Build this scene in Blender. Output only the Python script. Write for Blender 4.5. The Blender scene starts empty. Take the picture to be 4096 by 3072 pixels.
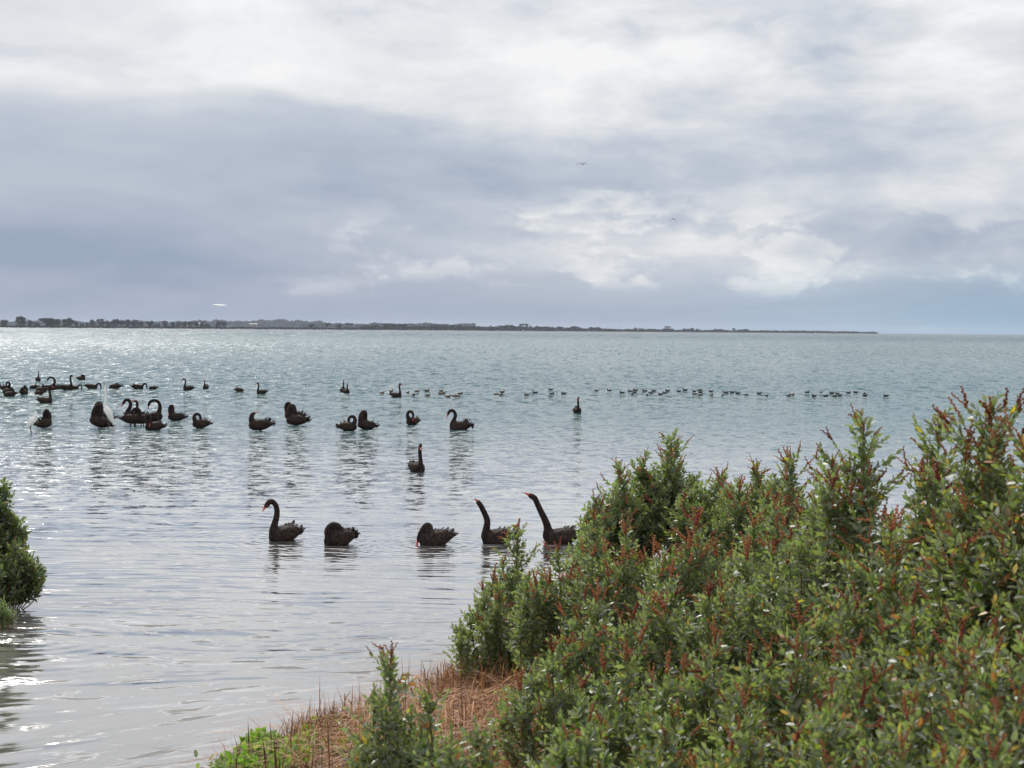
import bpy, math, random
import numpy as np
from mathutils import Vector, Matrix
R = math.radians
rng = np.random.default_rng(7)
random.seed(7)
scene = bpy.context.scene
COL = scene.collection

# ------------------------------------------------------------------ camera
F = 6900.0                      # focal length in photograph pixels (4096 wide)
EYE = Vector((0.0, 0.0, 3.6))
ROLL = math.atan(0.00818)
PITCH = math.atan((1536 - 1319.75) / F)
fwd = Vector((0, math.cos(PITCH), -math.sin(PITCH)))
rt0 = Vector((1, 0, 0)); up0 = rt0.cross(fwd)
rt = rt0 * math.cos(ROLL) + up0 * math.sin(ROLL)
up = up0 * math.cos(ROLL) - rt0 * math.sin(ROLL)
cd = bpy.data.cameras.new('camera'); cam = bpy.data.objects.new('camera', cd); COL.objects.link(cam)
cam.matrix_world = Matrix(((rt.x, up.x, -fwd.x, EYE.x), (rt.y, up.y, -fwd.y, EYE.y), (rt.z, up.z, -fwd.z, EYE.z), (0, 0, 0, 1)))
cd.sensor_width = 36; cd.lens = 36 * F / 4096; cd.clip_start = 0.1; cd.clip_end = 60000
cd.dof.use_dof = True; cd.dof.focus_distance = 24; cd.dof.aperture_fstop = 7.0
scene.camera = cam
def ray(px, py): return fwd + rt * ((px - 2048) / F) - up * ((py - 1536) / F)
def on_z(px, py, z=0.0):
    d = ray(px, py); return EYE + d * ((z - EYE.z) / d.z)
def at_y(px, py, y):
    d = ray(px, py); return EYE + d * (y / d.y)

# ------------------------------------------------------------------ render look
scene.view_settings.view_transform = 'Standard'; scene.view_settings.look = 'None'
scene.view_settings.exposure = 0.0; scene.view_settings.gamma = 1.0; scene.view_settings.use_curve_mapping = False
scene.cycles.max_bounces = 8; scene.cycles.transparent_max_bounces = 8; scene.cycles.volume_bounces = 0
scene.cycles.sample_clamp_indirect = 6.0; scene.cycles.sample_clamp_direct = 14.0
SUN_EL, SUN_AZ = R(41), R(-23)   # azimuth from +Y towards +X

# ------------------------------------------------------------------ node helper
class NT:
    def __init__(s, tree): s.t = tree; s.n = tree.nodes; s.l = tree.links
    def new(s, typ, **kw):
        n = s.n.new(typ)
        for k, v in kw.items(): setattr(n, k, v)
        return n
    def put(s, sock, v):
        if isinstance(v, bpy.types.NodeSocket): s.l.new(v, sock)
        elif v is not None: sock.default_value = v
    def m(s, op, a, b=None, c=None, clamp=False):
        n = s.new('ShaderNodeMath', operation=op, use_clamp=clamp)
        for i, v in enumerate((a, b, c)):
            if v is not None: s.put(n.inputs[i], v)
        return n.outputs[0]
    def add(s, a, b): return s.m('ADD', a, b)
    def sub(s, a, b): return s.m('SUBTRACT', a, b)
    def mul(s, a, b): return s.m('MULTIPLY', a, b)
    def rng(s, v, a, b, c=0.0, d=1.0, smooth=True):
        n = s.new('ShaderNodeMapRange', interpolation_type='SMOOTHSTEP' if smooth else 'LINEAR')
        s.put(n.inputs[0], v)
        for i, x in enumerate((a, b, c, d)): s.put(n.inputs[1 + i], x)
        return n.outputs[0]
    def xyz(s, x, y, z):
        n = s.new('ShaderNodeCombineXYZ')
        for i, v in enumerate((x, y, z)): s.put(n.inputs[i], v)
        return n.outputs[0]
    def noise(s, vec, scale, detail=4, rough=0.5, dist=0.0):
        n = s.new('ShaderNodeTexNoise'); s.put(n.inputs['Vector'], vec)
        n.inputs['Scale'].default_value = scale; n.inputs['Detail'].default_value = detail
        n.inputs['Roughness'].default_value = rough; n.inputs['Distortion'].default_value = dist
        return n.outputs['Fac']
    def ramp(s, v, stops, mode='LINEAR'):
        n = s.new('ShaderNodeValToRGB'); s.put(n.inputs[0], v); cr = n.color_ramp; cr.interpolation = mode
        while len(cr.elements) < len(stops): cr.elements.new(0.5)
        for e, (p, c) in zip(cr.elements, stops):
            e.position = p; e.color = (*c, 1) if not isinstance(c, (int, float)) else (c, c, c, 1)
        return n.outputs[0]
    def mix(s, f, a, b, blend='MIX'):
        n = s.new('ShaderNodeMix', data_type='RGBA', blend_type=blend)
        s.put(n.inputs[0], f)
        for i, v in ((6, a), (7, b)):
            s.put(n.inputs[i], (*v, 1) if isinstance(v, tuple) and len(v) == 3 else v)
        return n.outputs[2]

# ------------------------------------------------------------------ sky
world = bpy.data.worlds.new('World'); scene.world = world; world.use_nodes = True
w = NT(world.node_tree); w.n.clear()
sky = w.new('ShaderNodeTexSky', sky_type='NISHITA'); sky.sun_disc = False
sky.sun_elevation = SUN_EL; sky.sun_rotation = SUN_AZ
sky.air_density = 1.0; sky.dust_density = 2.0; sky.ozone_density = 1.5
bg0 = w.new('ShaderNodeBackground'); w.l.new(sky.outputs[0], bg0.inputs[0]); bg0.inputs[1].default_value = 0.08
tc = w.new('ShaderNodeTexCoord'); sp = w.new('ShaderNodeSeparateXYZ'); w.l.new(tc.outputs['Generated'], sp.inputs[0])
X, Y, Z = sp.outputs
az = w.m('ARCTAN2', X, Y); el = w.m('ARCSINE', Z)
# cloud coordinates: stretched along the horizon, denser layers lower down
elc = w.m('MAXIMUM', el, -0.02)
lay = w.m('POWER', w.add(elc, 0.03), 0.75)
cv = w.xyz(w.mul(X, 1.0), w.mul(Y, 1.0), w.mul(lay, 3.2))
warp = w.sub(w.noise(cv, 5.0, 5, 0.55), 0.5)
warp2 = w.sub(w.noise(w.xyz(w.add(X, 7.3), Y, w.mul(lay, 3.0)), 4.0, 5, 0.55), 0.5)
A = w.add(az, w.mul(warp2, 0.10)); E = w.add(el, w.mul(warp, 0.055))
def deg(px, py): return (px - 2048) / F, (1303 + 0.00818 * px - py) / F
def blob(px, py, rx, ry, amt, a=None, e=None, soft=1.0):
    ca, ce = deg(px, py)
    da = w.mul(w.sub(a or A, ca), F / rx); de = w.mul(w.sub(e or E, ce), F / ry)
    r = w.m('SQRT', w.add(w.mul(da, da), w.mul(de, de)))
    return w.mul(w.rng(r, max(0.0, 1.0 - soft), 1.0 + soft * 0.25, 1.0, 0.0), amt)
B = w.ramp(w.mul(elc, 2.0), [(0.0, 0.21), (0.05, 0.30), (0.12, 0.48), (0.19, 0.60), (0.25, 0.76), (0.31, 0.77), (0.45, 0.80), (0.75, 0.86), (1.0, 0.85)])
streak = w.sub(w.noise(cv, 3.2, 7, 0.52, 0.6), 0.5)
fine = w.sub(w.noise(cv, 14.0, 6, 0.55, 0.3), 0.5)
puff = w.sub(w.noise(w.xyz(w.mul(az, 1.0), w.mul(el, 2.6), 2.0), 9.0, 8, 0.6, 0.15), 0.5)
B = w.add(B, w.add(w.mul(streak, 1.0), w.mul(fine, 0.14)))
B = w.add(B, w.mul(puff, w.mul(w.rng(el, 0.012, 0.05), w.rng(az, -0.22, 0.05, 0.40, 1.30))))
billow = w.noise(w.xyz(w.mul(az, 1.0), w.mul(el, 1.9), 5.0), 17.0, 8, 0.58, 0.25)
cum = w.mul(w.rng(billow, 0.50, 0.595), w.mul(w.rng(el, 0.018, 0.03), w.rng(el, 0.05, 0.085, 1.0, 0.0)))
cum = w.mul(cum, w.rng(w.add(az, w.mul(billow, .08)), -0.17, -0.02, 0.0, 1.0))
B = w.add(B, w.mul(cum, 0.24))
BLOBS = [  # px, py, radius x, radius y, amount, edge softness
 (650, 745, 1750, 410, -0.24, .24), (250, 1080, 1500, 330, -0.05, 1.0), (1700, 700, 650, 230, -0.20, .6),
 (1000, 260, 2000, 190, 0.04, .9), (2250, 330, 700, 230, 0.09, .9), (3300, 240, 420, 45, -0.10, .9), (3850, 60, 350, 60, -0.08, .9), (1500, 60, 380, 40, -0.08, .9), (2900, 620, 700, 120, -0.16, .9),
 (3100, 430, 550, 140, -0.15, .9), (3700, 330, 700, 200, 0.12, .9), (3500, 820, 900, 160, 0.14, .9),
 (2600, 560, 500, 120, 0.10, .9), (2350, 790, 500, 50, -0.10, .9), (2450, 830, 520, 40, 0.24, .9),
 (2700, 1000, 330, 90, 0.22, .9), (2330, 1085, 190, 55, 0.24, .8), (1180, 1060, 420, 90, 0.10, 1.0), (1330, 1120, 330, 28, 0.14, .9),
 (1750, 1100, 230, 45, 0.20, .7), (3250, 1110, 420, 55, 0.16, .9), (3850, 1090, 420, 70, 0.16, .9),
 (1850, 790, 260, 110, 0.16, .9), (3850, 930, 320, 90, -0.12, .9), (2200, 950, 650, 45, -0.12, .9), (3100, 930, 500, 50, -0.08, .9),
 (2900, 150, 500, 60, -0.14, .9), (2450, 160, 300, 70, -0.12, .9), (700, 290, 300, 50, -0.08, .9), (200, 250, 400, 60, -0.09, .9), (900, 130, 350, 50, -0.07, .9)]
bf = w.sub(billow, .5); fineA = w.add(az, w.mul(bf, 0.16)); fineE = w.add(el, w.mul(bf, 0.055))
for bl in BLOBS:
    small = bl[3] < 100
    B = w.add(B, blob(bl[0], bl[1], bl[2], bl[3], bl[4], fineA if small else A, fineE if small else E, bl[5]))
Bc = w.m('MINIMUM', w.m('MAXIMUM', B, 0.0), 1.0)
ccol = w.ramp(Bc, [(0.0, (.29, .375, .505)), (0.3, (.43, .49, .595)), (0.5, (.52, .575, .665)), (0.75, (.73, .755, .79)), (1.0, (.93, .93, .935))])
# lavender in the rain-heavy left, clean blue low on the right
lav = w.rng(az, -0.28, 0.05, 1.0, 0.0); low = w.rng(el, 0.01, 0.11, 1.0, 0.0)
ccol = w.mix(w.mul(w.mul(lav, low), 0.8), ccol, (1.0, 0.97, 1.0), 'MULTIPLY')
rgt = w.mul(w.rng(az, 0.0, 0.3, 0.0, 1.0), w.rng(el, 0.0, 0.05, 1.0, 0.0))
ccol = w.mix(w.mul(rgt, 0.8), ccol, (.72, .98, 1.05), 'MULTIPLY')
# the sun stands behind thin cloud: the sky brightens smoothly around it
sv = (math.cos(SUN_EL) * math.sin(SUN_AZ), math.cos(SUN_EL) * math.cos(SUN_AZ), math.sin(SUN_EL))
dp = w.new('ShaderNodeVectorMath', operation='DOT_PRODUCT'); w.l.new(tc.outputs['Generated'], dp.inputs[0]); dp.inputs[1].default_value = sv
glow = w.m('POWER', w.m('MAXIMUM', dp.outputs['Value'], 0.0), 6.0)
gain = w.add(1.0, w.mul(w.add(.35, w.mul(glow, 1.8)), w.rng(el, 0.16, 0.42)))  # added lift for all sky above the view, to brighten the water's reflections
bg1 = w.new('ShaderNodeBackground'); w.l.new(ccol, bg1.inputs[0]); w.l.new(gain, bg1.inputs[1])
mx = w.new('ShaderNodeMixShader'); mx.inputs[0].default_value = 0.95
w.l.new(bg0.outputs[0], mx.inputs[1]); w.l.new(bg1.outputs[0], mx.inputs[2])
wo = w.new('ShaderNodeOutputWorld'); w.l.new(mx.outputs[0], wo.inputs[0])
world.cycles.sampling_method = 'MANUAL'; world.cycles.sample_map_resolution = 512

# ------------------------------------------------------------------ sun
sd = bpy.data.lights.new('sun', 'SUN'); sd.energy = 3.6; sd.angle = R(1.2); sd.color = (1.0, .95, .87)
so = bpy.data.objects.new('sun', sd); COL.objects.link(so)
so.rotation_euler = Vector(sv).to_track_quat('Z', 'Y').to_euler()

# ------------------------------------------------------------------ object helpers
def tag(o, label=None, cat=None, group=None, kind=None):
    if label: o['label'] = label
    if cat: o['category'] = cat
    if group: o['group'] = group
    if kind: o['kind'] = kind
    return o
def link(o, parent=None):
    COL.objects.link(o)
    if parent is not None: o.parent = parent
    return o
def mesh_np(name, V, Fc, mat=None, smooth=False, col=None):
    """V (n,3); Fc list of faces or (m,k) array"""
    me = bpy.data.meshes.new(name)
    V = np.asarray(V, dtype=np.float32)
    if isinstance(Fc, np.ndarray):
        m, k = Fc.shape
        me.vertices.add(len(V)); me.vertices.foreach_set('co', V.ravel())
        me.loops.add(m * k); me.loops.foreach_set('vertex_index', Fc.astype(np.int32).ravel())
        me.polygons.add(m); me.polygons.foreach_set('loop_start', np.arange(0, m * k, k, dtype=np.int32))
        me.update(calc_edges=True)
    else:
        me.from_pydata([tuple(map(float, v)) for v in V], [], [tuple(int(i) for i in f) for f in Fc]); me.update()
    if mat: me.materials.append(mat)
    if smooth: me.polygons.foreach_set('use_smooth', np.ones(len(me.polygons), dtype=bool))
    if col is not None:
        at = me.color_attributes.new('tint', 'FLOAT_COLOR', 'POINT')
        c = np.ones((len(V), 4), dtype=np.float32); c[:, :3] = col; at.data.foreach_set('color', c.ravel())
    return me
def obj(name, me, parent=None): return link(bpy.data.objects.new(name, me), parent)
def empty(name, loc, rz=0.0):
    o = bpy.data.objects.new(name, None); o.empty_display_size = 0.1
    o.location = loc; o.rotation_euler = (0, 0, rz); return link(o)
def sphere(nu=12, nv=8):
    V = [(0, 0, 1)]; Fc = []
    for j in range(1, nv):
        th = math.pi * j / nv
        for i in range(nu):
            ph = 2 * math.pi * i / nu; V.append((math.sin(th) * math.cos(ph), math.sin(th) * math.sin(ph), math.cos(th)))
    V.append((0, 0, -1)); last = len(V) - 1
    for i in range(nu): Fc.append((0, 1 + i, 1 + (i + 1) % nu))
    for j in range(nv - 2):
        a = 1 + j * nu; b = a + nu
        for i in range(nu): Fc.append((a + i, b + i, b + (i + 1) % nu, a + (i + 1) % nu))
    a = 1 + (nv - 2) * nu
    for i in range(nu): Fc.append((a + i, last, a + (i + 1) % nu))
    return np.array(V), Fc
class MB:
    def __init__(s): s.V = []; s.F = []; s.n = 0
    def add(s, V, Fc):
        s.V.append(np.asarray(V, float)); s.F += [tuple(i + s.n for i in f) for f in Fc]; s.n += len(V)
    def ell(s, c, r, M=None, nu=12, nv=8):
        V, Fc = sphere(nu, nv); V = V * np.array(r)
        if M is not None: V = V @ np.array(M.to_3x3()).T
        s.add(V + np.array(c), Fc)
    def tube(s, pts, rad, n=8, flat=1.0):
        """closed tube through pts (list of 3-vectors) with radii"""
        P = [Vector(p) for p in pts]; V = []; Fc = []; k = len(P)
        prev = None
        for i in range(k):
            t = (P[min(i + 1, k - 1)] - P[max(i - 1, 0)]).normalized()
            a = Vector((0, 1, 0)) if prev is None else prev
            if abs(a.dot(t)) > .95: a = Vector((1, 0, 0)) if prev is None else prev
            u = (a - t * a.dot(t)).normalized(); v = t.cross(u); prev = u
            for j in range(n):
                q = 2 * math.pi * j / n; V.append(P[i] + u * (rad[i] * math.cos(q)) + v * (rad[i] * flat * math.sin(q)))
        for i in range(k - 1):
            for j in range(n): Fc.append((i * n + j, i * n + (j + 1) % n, (i + 1) * n + (j + 1) % n, (i + 1) * n + j))
        Fc.append(tuple(range(n - 1, -1, -1))); Fc.append(tuple((k - 1) * n + j for j in range(n)))
        s.add([tuple(v) for v in V], Fc)
    def mesh(s, name, mat, smooth=True): return mesh_np(name, np.concatenate(s.V), s.F, mat, smooth)
def spline(pts, n):
    """Catmull-Rom through rows of pts (any dimension)"""
    P = np.array(pts, float); P = np.vstack([2 * P[0] - P[1], P, 2 * P[-1] - P[-2]]); out = []
    seg = len(P) - 3
    for k in range(n):
        t = k / (n - 1) * seg; i = min(int(t), seg - 1); t -= i
        a, b, c, d = P[i:i + 4]
        out.append(0.5 * ((2 * b) + (-a + c) * t + (2 * a - 5 * b + 4 * c - d) * t * t + (-a + 3 * b - 3 * c + d) * t ** 3))
    return np.array(out)
_dg = None
def remesh(me, voxel, name, mat, smooth_it=4):
    o = bpy.data.objects.new('tmp', me); COL.objects.link(o)
    md = o.modifiers.new('r', 'REMESH'); md.mode = 'VOXEL'; md.voxel_size = voxel; md.use_smooth_shade = True
    sm = o.modifiers.new('s', 'SMOOTH'); sm.factor = 0.5; sm.iterations = smooth_it
    dg = bpy.context.evaluated_depsgraph_get()
    m2 = bpy.data.meshes.new_from_object(o.evaluated_get(dg)); m2.name = name
    m2.materials.clear(); m2.materials.append(mat)
    m2.polygons.foreach_set('use_smooth', np.ones(len(m2.polygons), dtype=bool))
    bpy.data.objects.remove(o); bpy.data.meshes.remove(me)
    return m2

# ------------------------------------------------------------------ materials
def material(name):
    m = bpy.data.materials.new(name); m.use_nodes = True; t = NT(m.node_tree); t.n.clear()
    out = t.new('ShaderNodeOutputMaterial'); return m, t, out
def principled(t, **kw):
    b = t.new('ShaderNodeBsdfPrincipled')
    for k, v in kw.items():
        t.put(b.inputs[k.replace('_', ' ')], (*v, 1) if isinstance(v, tuple) and len(v) == 3 else v)
    return b
def simple(name, c1, c2, scale, rough=0.6, bump=0.0, bscale=None, spec=0.5, coord='Object', transl=0.0):
    m, t, out = material(name)
    c = t.new('ShaderNodeTexCoord').outputs[coord]
    f = t.rng(t.noise(c, scale, 5, 0.6), 0.35, 0.65)
    oi = t.new('ShaderNodeObjectInfo').outputs['Random']
    colr = t.mix(f, c1, c2)
    colr = t.mix(1.0, colr, t.mix(oi, (.8, .8, .8), (1.2, 1.2, 1.2)), 'MULTIPLY')
    b = principled(t, Base_Color=colr, Roughness=rough); b.inputs['Specular IOR Level'].default_value = spec
    if bump:
        bn = t.new('ShaderNodeBump'); bn.inputs['Strength'].default_value = 1.0; bn.inputs['Distance'].default_value = bump
        t.put(bn.inputs['Height'], t.noise(c, bscale or scale * 4, 4, 0.6)); t.l.new(bn.outputs[0], b.inputs['Normal'])
    s = b.outputs[0]
    if transl:
        tr = t.new('ShaderNodeBsdfTranslucent'); t.put(tr.inputs[0], colr)
        mxs = t.new('ShaderNodeMixShader'); mxs.inputs[0].default_value = transl
        t.l.new(s, mxs.inputs[1]); t.l.new(tr.outputs[0], mxs.inputs[2]); s = mxs.outputs[0]
    t.l.new(s, out.inputs[0]); return m

# water
RINGS = [(*on_z(px, py)[:2], a, f) for px, py, a, f in [(1128, 2160, .16, 30), (1350, 2176, .16, 34), (1735, 2180, .22, 28), (1985, 2172, .14, 30), (1668, 1887, .30, 26), (120, 2560, .12, 22)]]
M_water, t, out = material('water')
pos = t.new('ShaderNodeNewGeometry').outputs['Position']
s3 = t.new('ShaderNodeSeparateXYZ'); t.l.new(pos, s3.inputs[0]); WX, WY = s3.outputs[0], s3.outputs[1]
dist = t.m('SQRT', t.add(t.mul(WX, WX), t.mul(WY, WY)))
patch = t.noise(t.xyz(t.mul(WX, .5), WY, 0), 0.09, 3, 0.5)                     # big calm and ruffled patches
far = t.rng(dist, 32.0, 75.0)
ruff = t.rng(t.add(patch, t.mul(far, .45)), 0.40, 0.70)
wx = t.add(WX, t.mul(t.sub(t.noise(pos, 0.16, 3, .5), .5), 6.0)); wy = t.add(WY, t.mul(t.sub(t.noise(pos, 0.13, 3, .5), .5), 5.0))
wyl = t.add(WY, t.mul(t.sub(wy, WY), .3))
bend = t.rng(t.add(WY, t.mul(WX, -.6)), 12.0, 25.0, -1.05, 0.04)
band = t.noise(t.xyz(t.mul(wx, .28), t.add(wy, t.mul(wx, bend)), 0), 2.4, 4, .6, .3)   # long ripples bent by the bank
Ysh = t.add(wyl, t.mul(WX, bend))
def win(a0, a1, b0=None, b1=None):
    v = t.rng(dist, a0, a1)
    return v if b0 is None else t.mul(v, t.rng(dist, b0, b1, 1.0, 0.0))
def slope(fx, fy, z, det=3, rg=.6, src=None):
    """random wave facets: two independent slope components in world space, features about 1/fx by 1/fy metres"""
    n = t.new('ShaderNodeTexNoise'); X_, Y_ = src or (WX, WY)
    t.put(n.inputs['Vector'], t.xyz(t.mul(X_, fx), t.mul(Y_, fy), z)); n.inputs['Scale'].default_value = 1.0
    n.inputs['Detail'].default_value = det; n.inputs['Roughness'].default_value = rg; n.inputs['Distortion'].default_value = .25
    v = t.new('ShaderNodeVectorMath', operation='SUBTRACT'); t.l.new(n.outputs['Color'], v.inputs[0]); v.inputs[1].default_value = (.5, .5, .5)
    return v.outputs[0]
def scale(v, f):
    n = t.new('ShaderNodeVectorMath', operation='SCALE'); t.l.new(v, n.inputs[0]); t.put(n.inputs['Scale'], f); return n.outputs[0]
def vadd(a, b):
    n = t.new('ShaderNodeVectorMath', operation='ADD'); t.l.new(a, n.inputs[0]); t.l.new(b, n.inputs[1]); return n.outputs[0]
S = scale(slope(.50, 5.2, 0, 3, .6, (wx, Ysh)), t.rng(dist, 22.0, 60.0, .33, .26))      # long bent ripples near the bank
S = vadd(S, scale(slope(1.6, 7.5, 1, 3, .65, (WX, Ysh)), t.mul(win(0, 1, 40, 90), t.add(.09, t.mul(ruff, .30)))))              # small wind flecks
S = vadd(S, scale(slope(2.6, 2.6, 3, 4, .72), t.mul(win(27, 44, 120, 220), t.add(1.05, t.mul(ruff, 1.2)))))     # chop
S = vadd(S, scale(slope(1.6, .55, 5, 4, .75), t.mul(win(50, 110, 350, 700), 2.8)))
S = vadd(S, scale(slope(.8, .13, 7, 4, .78), t.mul(win(150, 320, 1200, 2600), 2.9)))
S = vadd(S, scale(slope(.18, .012, 9, 4, .75), t.mul(win(500, 1100), 3.0)))
fl = t.noise(t.xyz(t.mul(WX, 1.5), t.mul(Ysh, 6.5), 11), 1.0, 3, .55, .2)
S = vadd(S, t.xyz(0, t.mul(t.rng(fl, .565, .66), t.mul(win(0, 1, 60, 110), t.rng(t.add(patch, t.mul(far, .2)), .36, .62, -.22, -.60))), 0))   # dark flecks
# rings and a wake where the nearest swans sit in the water
for (cx, cy, amp, fq) in RINGS:
    dx, dy = t.sub(WX, cx), t.sub(WY, cy); rr = t.m('SQRT', t.add(t.mul(dx, dx), t.add(t.mul(dy, dy), .01)))
    wv_ = t.mul(t.m('SINE', t.add(t.mul(rr, fq), t.mul(t.noise(pos, 1.2, 2), 3.0))), t.mul(t.m('POWER', 2.718, t.mul(rr, -.9)), amp))
    S = vadd(S, t.xyz(t.m('DIVIDE', t.mul(dx, wv_), rr), t.m('DIVIDE', t.mul(dy, wv_), rr), 0))
sl = t.new('ShaderNodeSeparateXYZ'); t.l.new(S, sl.inputs[0])
nn = t.new('ShaderNodeVectorMath', operation='NORMALIZE'); t.l.new(t.xyz(t.mul(sl.outputs[0], .6), t.mul(sl.outputs[1], 1.0), 1.0), nn.inputs[0])
bn = nn
shallow = t.rng(dist, 15.0, 75.0); deep = t.rng(dist, 200.0, 3000.0)
wc = t.mix(shallow, (.11, .105, .098), (.030, .076, .080))
wc = t.mix(deep, wc, (.022, .052, .070))
fr = t.new('ShaderNodeFresnel'); fr.inputs[0].default_value = 1.34; t.l.new(bn.outputs[0], fr.inputs['Normal'])
df = t.new('ShaderNodeBsdfDiffuse'); t.put(df.inputs[0], wc)
gl = t.new('ShaderNodeBsdfGlossy'); gl.inputs[0].default_value = (1, 1, 1, 1); t.put(gl.inputs['Roughness'], t.rng(dist, 20.0, 400.0, .07, .16)); t.l.new(bn.outputs[0], gl.inputs['Normal'])
fac = t.m('MINIMUM', t.mul(fr.outputs[0], t.add(t.rng(dist, 24.0, 75.0, 1.62, .93), t.rng(dist, 90.0, 900.0, 0.0, -.26))), 0.96)   # crests hide part of the sheen farther out
wm = t.new('ShaderNodeMixShader'); t.put(wm.inputs[0], fac); t.l.new(df.outputs[0], wm.inputs[1]); t.l.new(gl.outputs[0], wm.inputs[2])
wb_out = wm.outputs[0]; t.l.new(wb_out, out.inputs[0])

M_swan = simple('swan_feather', (.010, .007, .007), (.034, .021, .017), 22, .8, .010, 60, .12)
t_ = NT(M_swan.node_tree); bs = next(n for n in t_.n if n.type == 'BSDF_PRINCIPLED'); old = bs.inputs['Base Color'].links[0].from_socket
oc = t_.new('ShaderNodeTexCoord').outputs['Object']; so_ = t_.new('ShaderNodeSeparateXYZ'); t_.l.new(oc, so_.inputs[0])
bk = t_.mul(t_.rng(so_.outputs[2], .34, .24), t_.rng(so_.outputs[0], .20, .05))
mott = t_.rng(t_.noise(oc, 34, 4, .65), .46, .62)
t_.l.new(t_.mix(t_.mul(bk, mott), old, (.058, .041, .031)), bs.inputs['Base Color'])
M_neck = simple('swan_neck', (.010, .007, .008), (.020, .013, .013), 30, .8, .004, 120, .12)
M_quill = simple('wing_quill', (.012, .009, .009), (.052, .038, .032), 18, .75, 0, None, .12)
M_bill = simple('swan_bill', (.42, .02, .02), (.50, .04, .03), 20, .3)
M_billtip = simple('bill_band', (.7, .6, .55), (.8, .7, .66), 20, .3)
M_dleg = simple('swan_leg', (.035, .02, .022), (.06, .03, .03), 20, .5)
M_white = simple('egret_feather', (.86, .87, .85), (.90, .90, .88), 12, .6, .004, 60, transl=.42)
M_egbill = simple('egret_bill', (.05, .045, .03), (.12, .10, .04), 12, .4)
M_coot = simple('coot_feather', (.010, .009, .012), (.022, .018, .020), 40, .5)
M_duck = simple('duck_feather', (.045, .028, .020), (.085, .055, .036), 40, .6)
M_cbill = simple('coot_bill', (.45, .43, .40), (.55, .52, .48), 20, .4)
M_gull = simple('gull_feather', (.03, .03, .035), (.07, .07, .075), 10, .6)
M_far_leaf = simple('distant_foliage', (.012, .019, .018), (.022, .030, .024), .05, .95, coord='Generated', spec=0.0)
M_bark = simple('bark', (.07, .055, .045), (.13, .10, .08), 20, .8)
M_grassland = simple('shore_grass', (.055, .062, .020), (.10, .09, .03), .02, .9)
M_sand = simple('shore_sand', (.09, .07, .05), (.15, .115, .085), .05, .9)
M_metal = simple('weathered_metal', (.35, .36, .37), (.5, .5, .5), 1, .5)
M_wall = simple('painted_wall', (.22, .22, .22), (.28, .28, .27), .5, .6)
M_roof = simple('metal_roof', (.25, .26, .27), (.32, .32, .33), .5, .6)
M_glass = simple('dark_glass', (.03, .035, .04), (.05, .055, .06), 1, .15)
M_soil = simple('soil', (.05, .032, .022), (.11, .07, .045), 3, .9, .05, 14)
# ================================================================== THE SETTING
def shore_y(x):
    xs = [-40, -12, -8, -6.2, -4, -2.8, -2.4, -0.9, 0, 2, 5, 10, 20, 40]
    ys = [2, 3, 4, 6, 9.5, 12.6, 13.7, 16.2, 18.0, 21.4, 24.0, 26.5, 30, 34]
    return np.interp(x, xs, ys)
def ground_z(x, y):
    s = shore_y(x) - y
    z = np.where(s > 0, 0.05 + 0.095 * s, 0.25 * s)
    # the muddy point that carries the bush on the left
    d = np.hypot((np.asarray(x) + 8.2) / 2.0, (np.asarray(y) - 21.3) / 1.6)
    return np.clip(np.maximum(z, 0.35 - 0.42 * d), -1.2, 2.0)
gx, gy = np.meshgrid(np.linspace(-14, 24, 153), np.linspace(-6, 38, 177))
gz = ground_z(gx, gy) + rng.normal(0, .012, gx.shape)
n1, n0 = gx.shape
idx = np.arange(n0 * n1).reshape(n1, n0)
quads = np.stack([idx[:-1, :-1], idx[:-1, 1:], idx[1:, 1:], idx[1:, :-1]], -1).reshape(-1, 4)
g = obj('ground', mesh_np('ground', np.stack([gx, gy, gz], -1).reshape(-1, 3), quads, M_soil, True)); tag(g, kind='structure')

wv = [(-12000, -60, 0), (12000, -60, 0), (12000, 13000, 0), (-12000, 13000, 0)]
wtr = obj('water', mesh_np('water', wv, [(0, 1, 2, 3)], M_water)); tag(wtr, kind='structure')

# the far spit: a low strip of grass that tapers out to sea on the right
def land_dist(px): return float(np.interp(px, [-300, 0, 1500, 2600, 3514], [3200, 3400, 4300, 5400, 6800]))
LZ = 1.2
V = []; Fc = []; N = 120
for i in range(N + 1):
    px = -300 + (3524 + 300) * i / N; D = land_dist(px) + 20 * math.sin(i * 1.7)
    taper = min(1.0, (3526 - px) / 500)
    zh = (LZ + 1.3 * max(0, 1 - px / 1500)) * (.25 + .75 * taper) * (1 + .12 * math.sin(i * 2.3))
    for (dd, zz) in ((0, -.3), (4, .25), (14, zh * .7), (60, zh), (900 * taper + 80, zh * .9), (900 * taper + 200, -.5)):
        q = at_y(px, 1300, D + dd); V.append((q.x, q.y, zz))
for i in range(N):
    for k in range(5):
        a = i * 6 + k; Fc.append((a, a + 6, a + 7, a + 1))
spit = obj('far_shore', mesh_np('far_shore', V, Fc, M_grassland, True)); tag(spit, kind='structure')
# narrow beach under the grass on the left
V = []; Fc = []
for i in range(41):
    px = -300 + 2100 * i / 40; D = land_dist(px) - 6
    for (dd, zz) in ((0, .02), (9, .30 + .15 * math.sin(i * 2.1))):
        q = at_y(px, 1300, D + dd + 20 * math.sin((px + 300) / (3824 / 120) * 1.7)); V.append((q.x, q.y, zz))
for i in range(40): a = i * 2; Fc.append((a, a + 2, a + 3, a + 1))
tag(obj('beach', mesh_np('beach', V, Fc, M_sand, True)), kind='structure')

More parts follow.
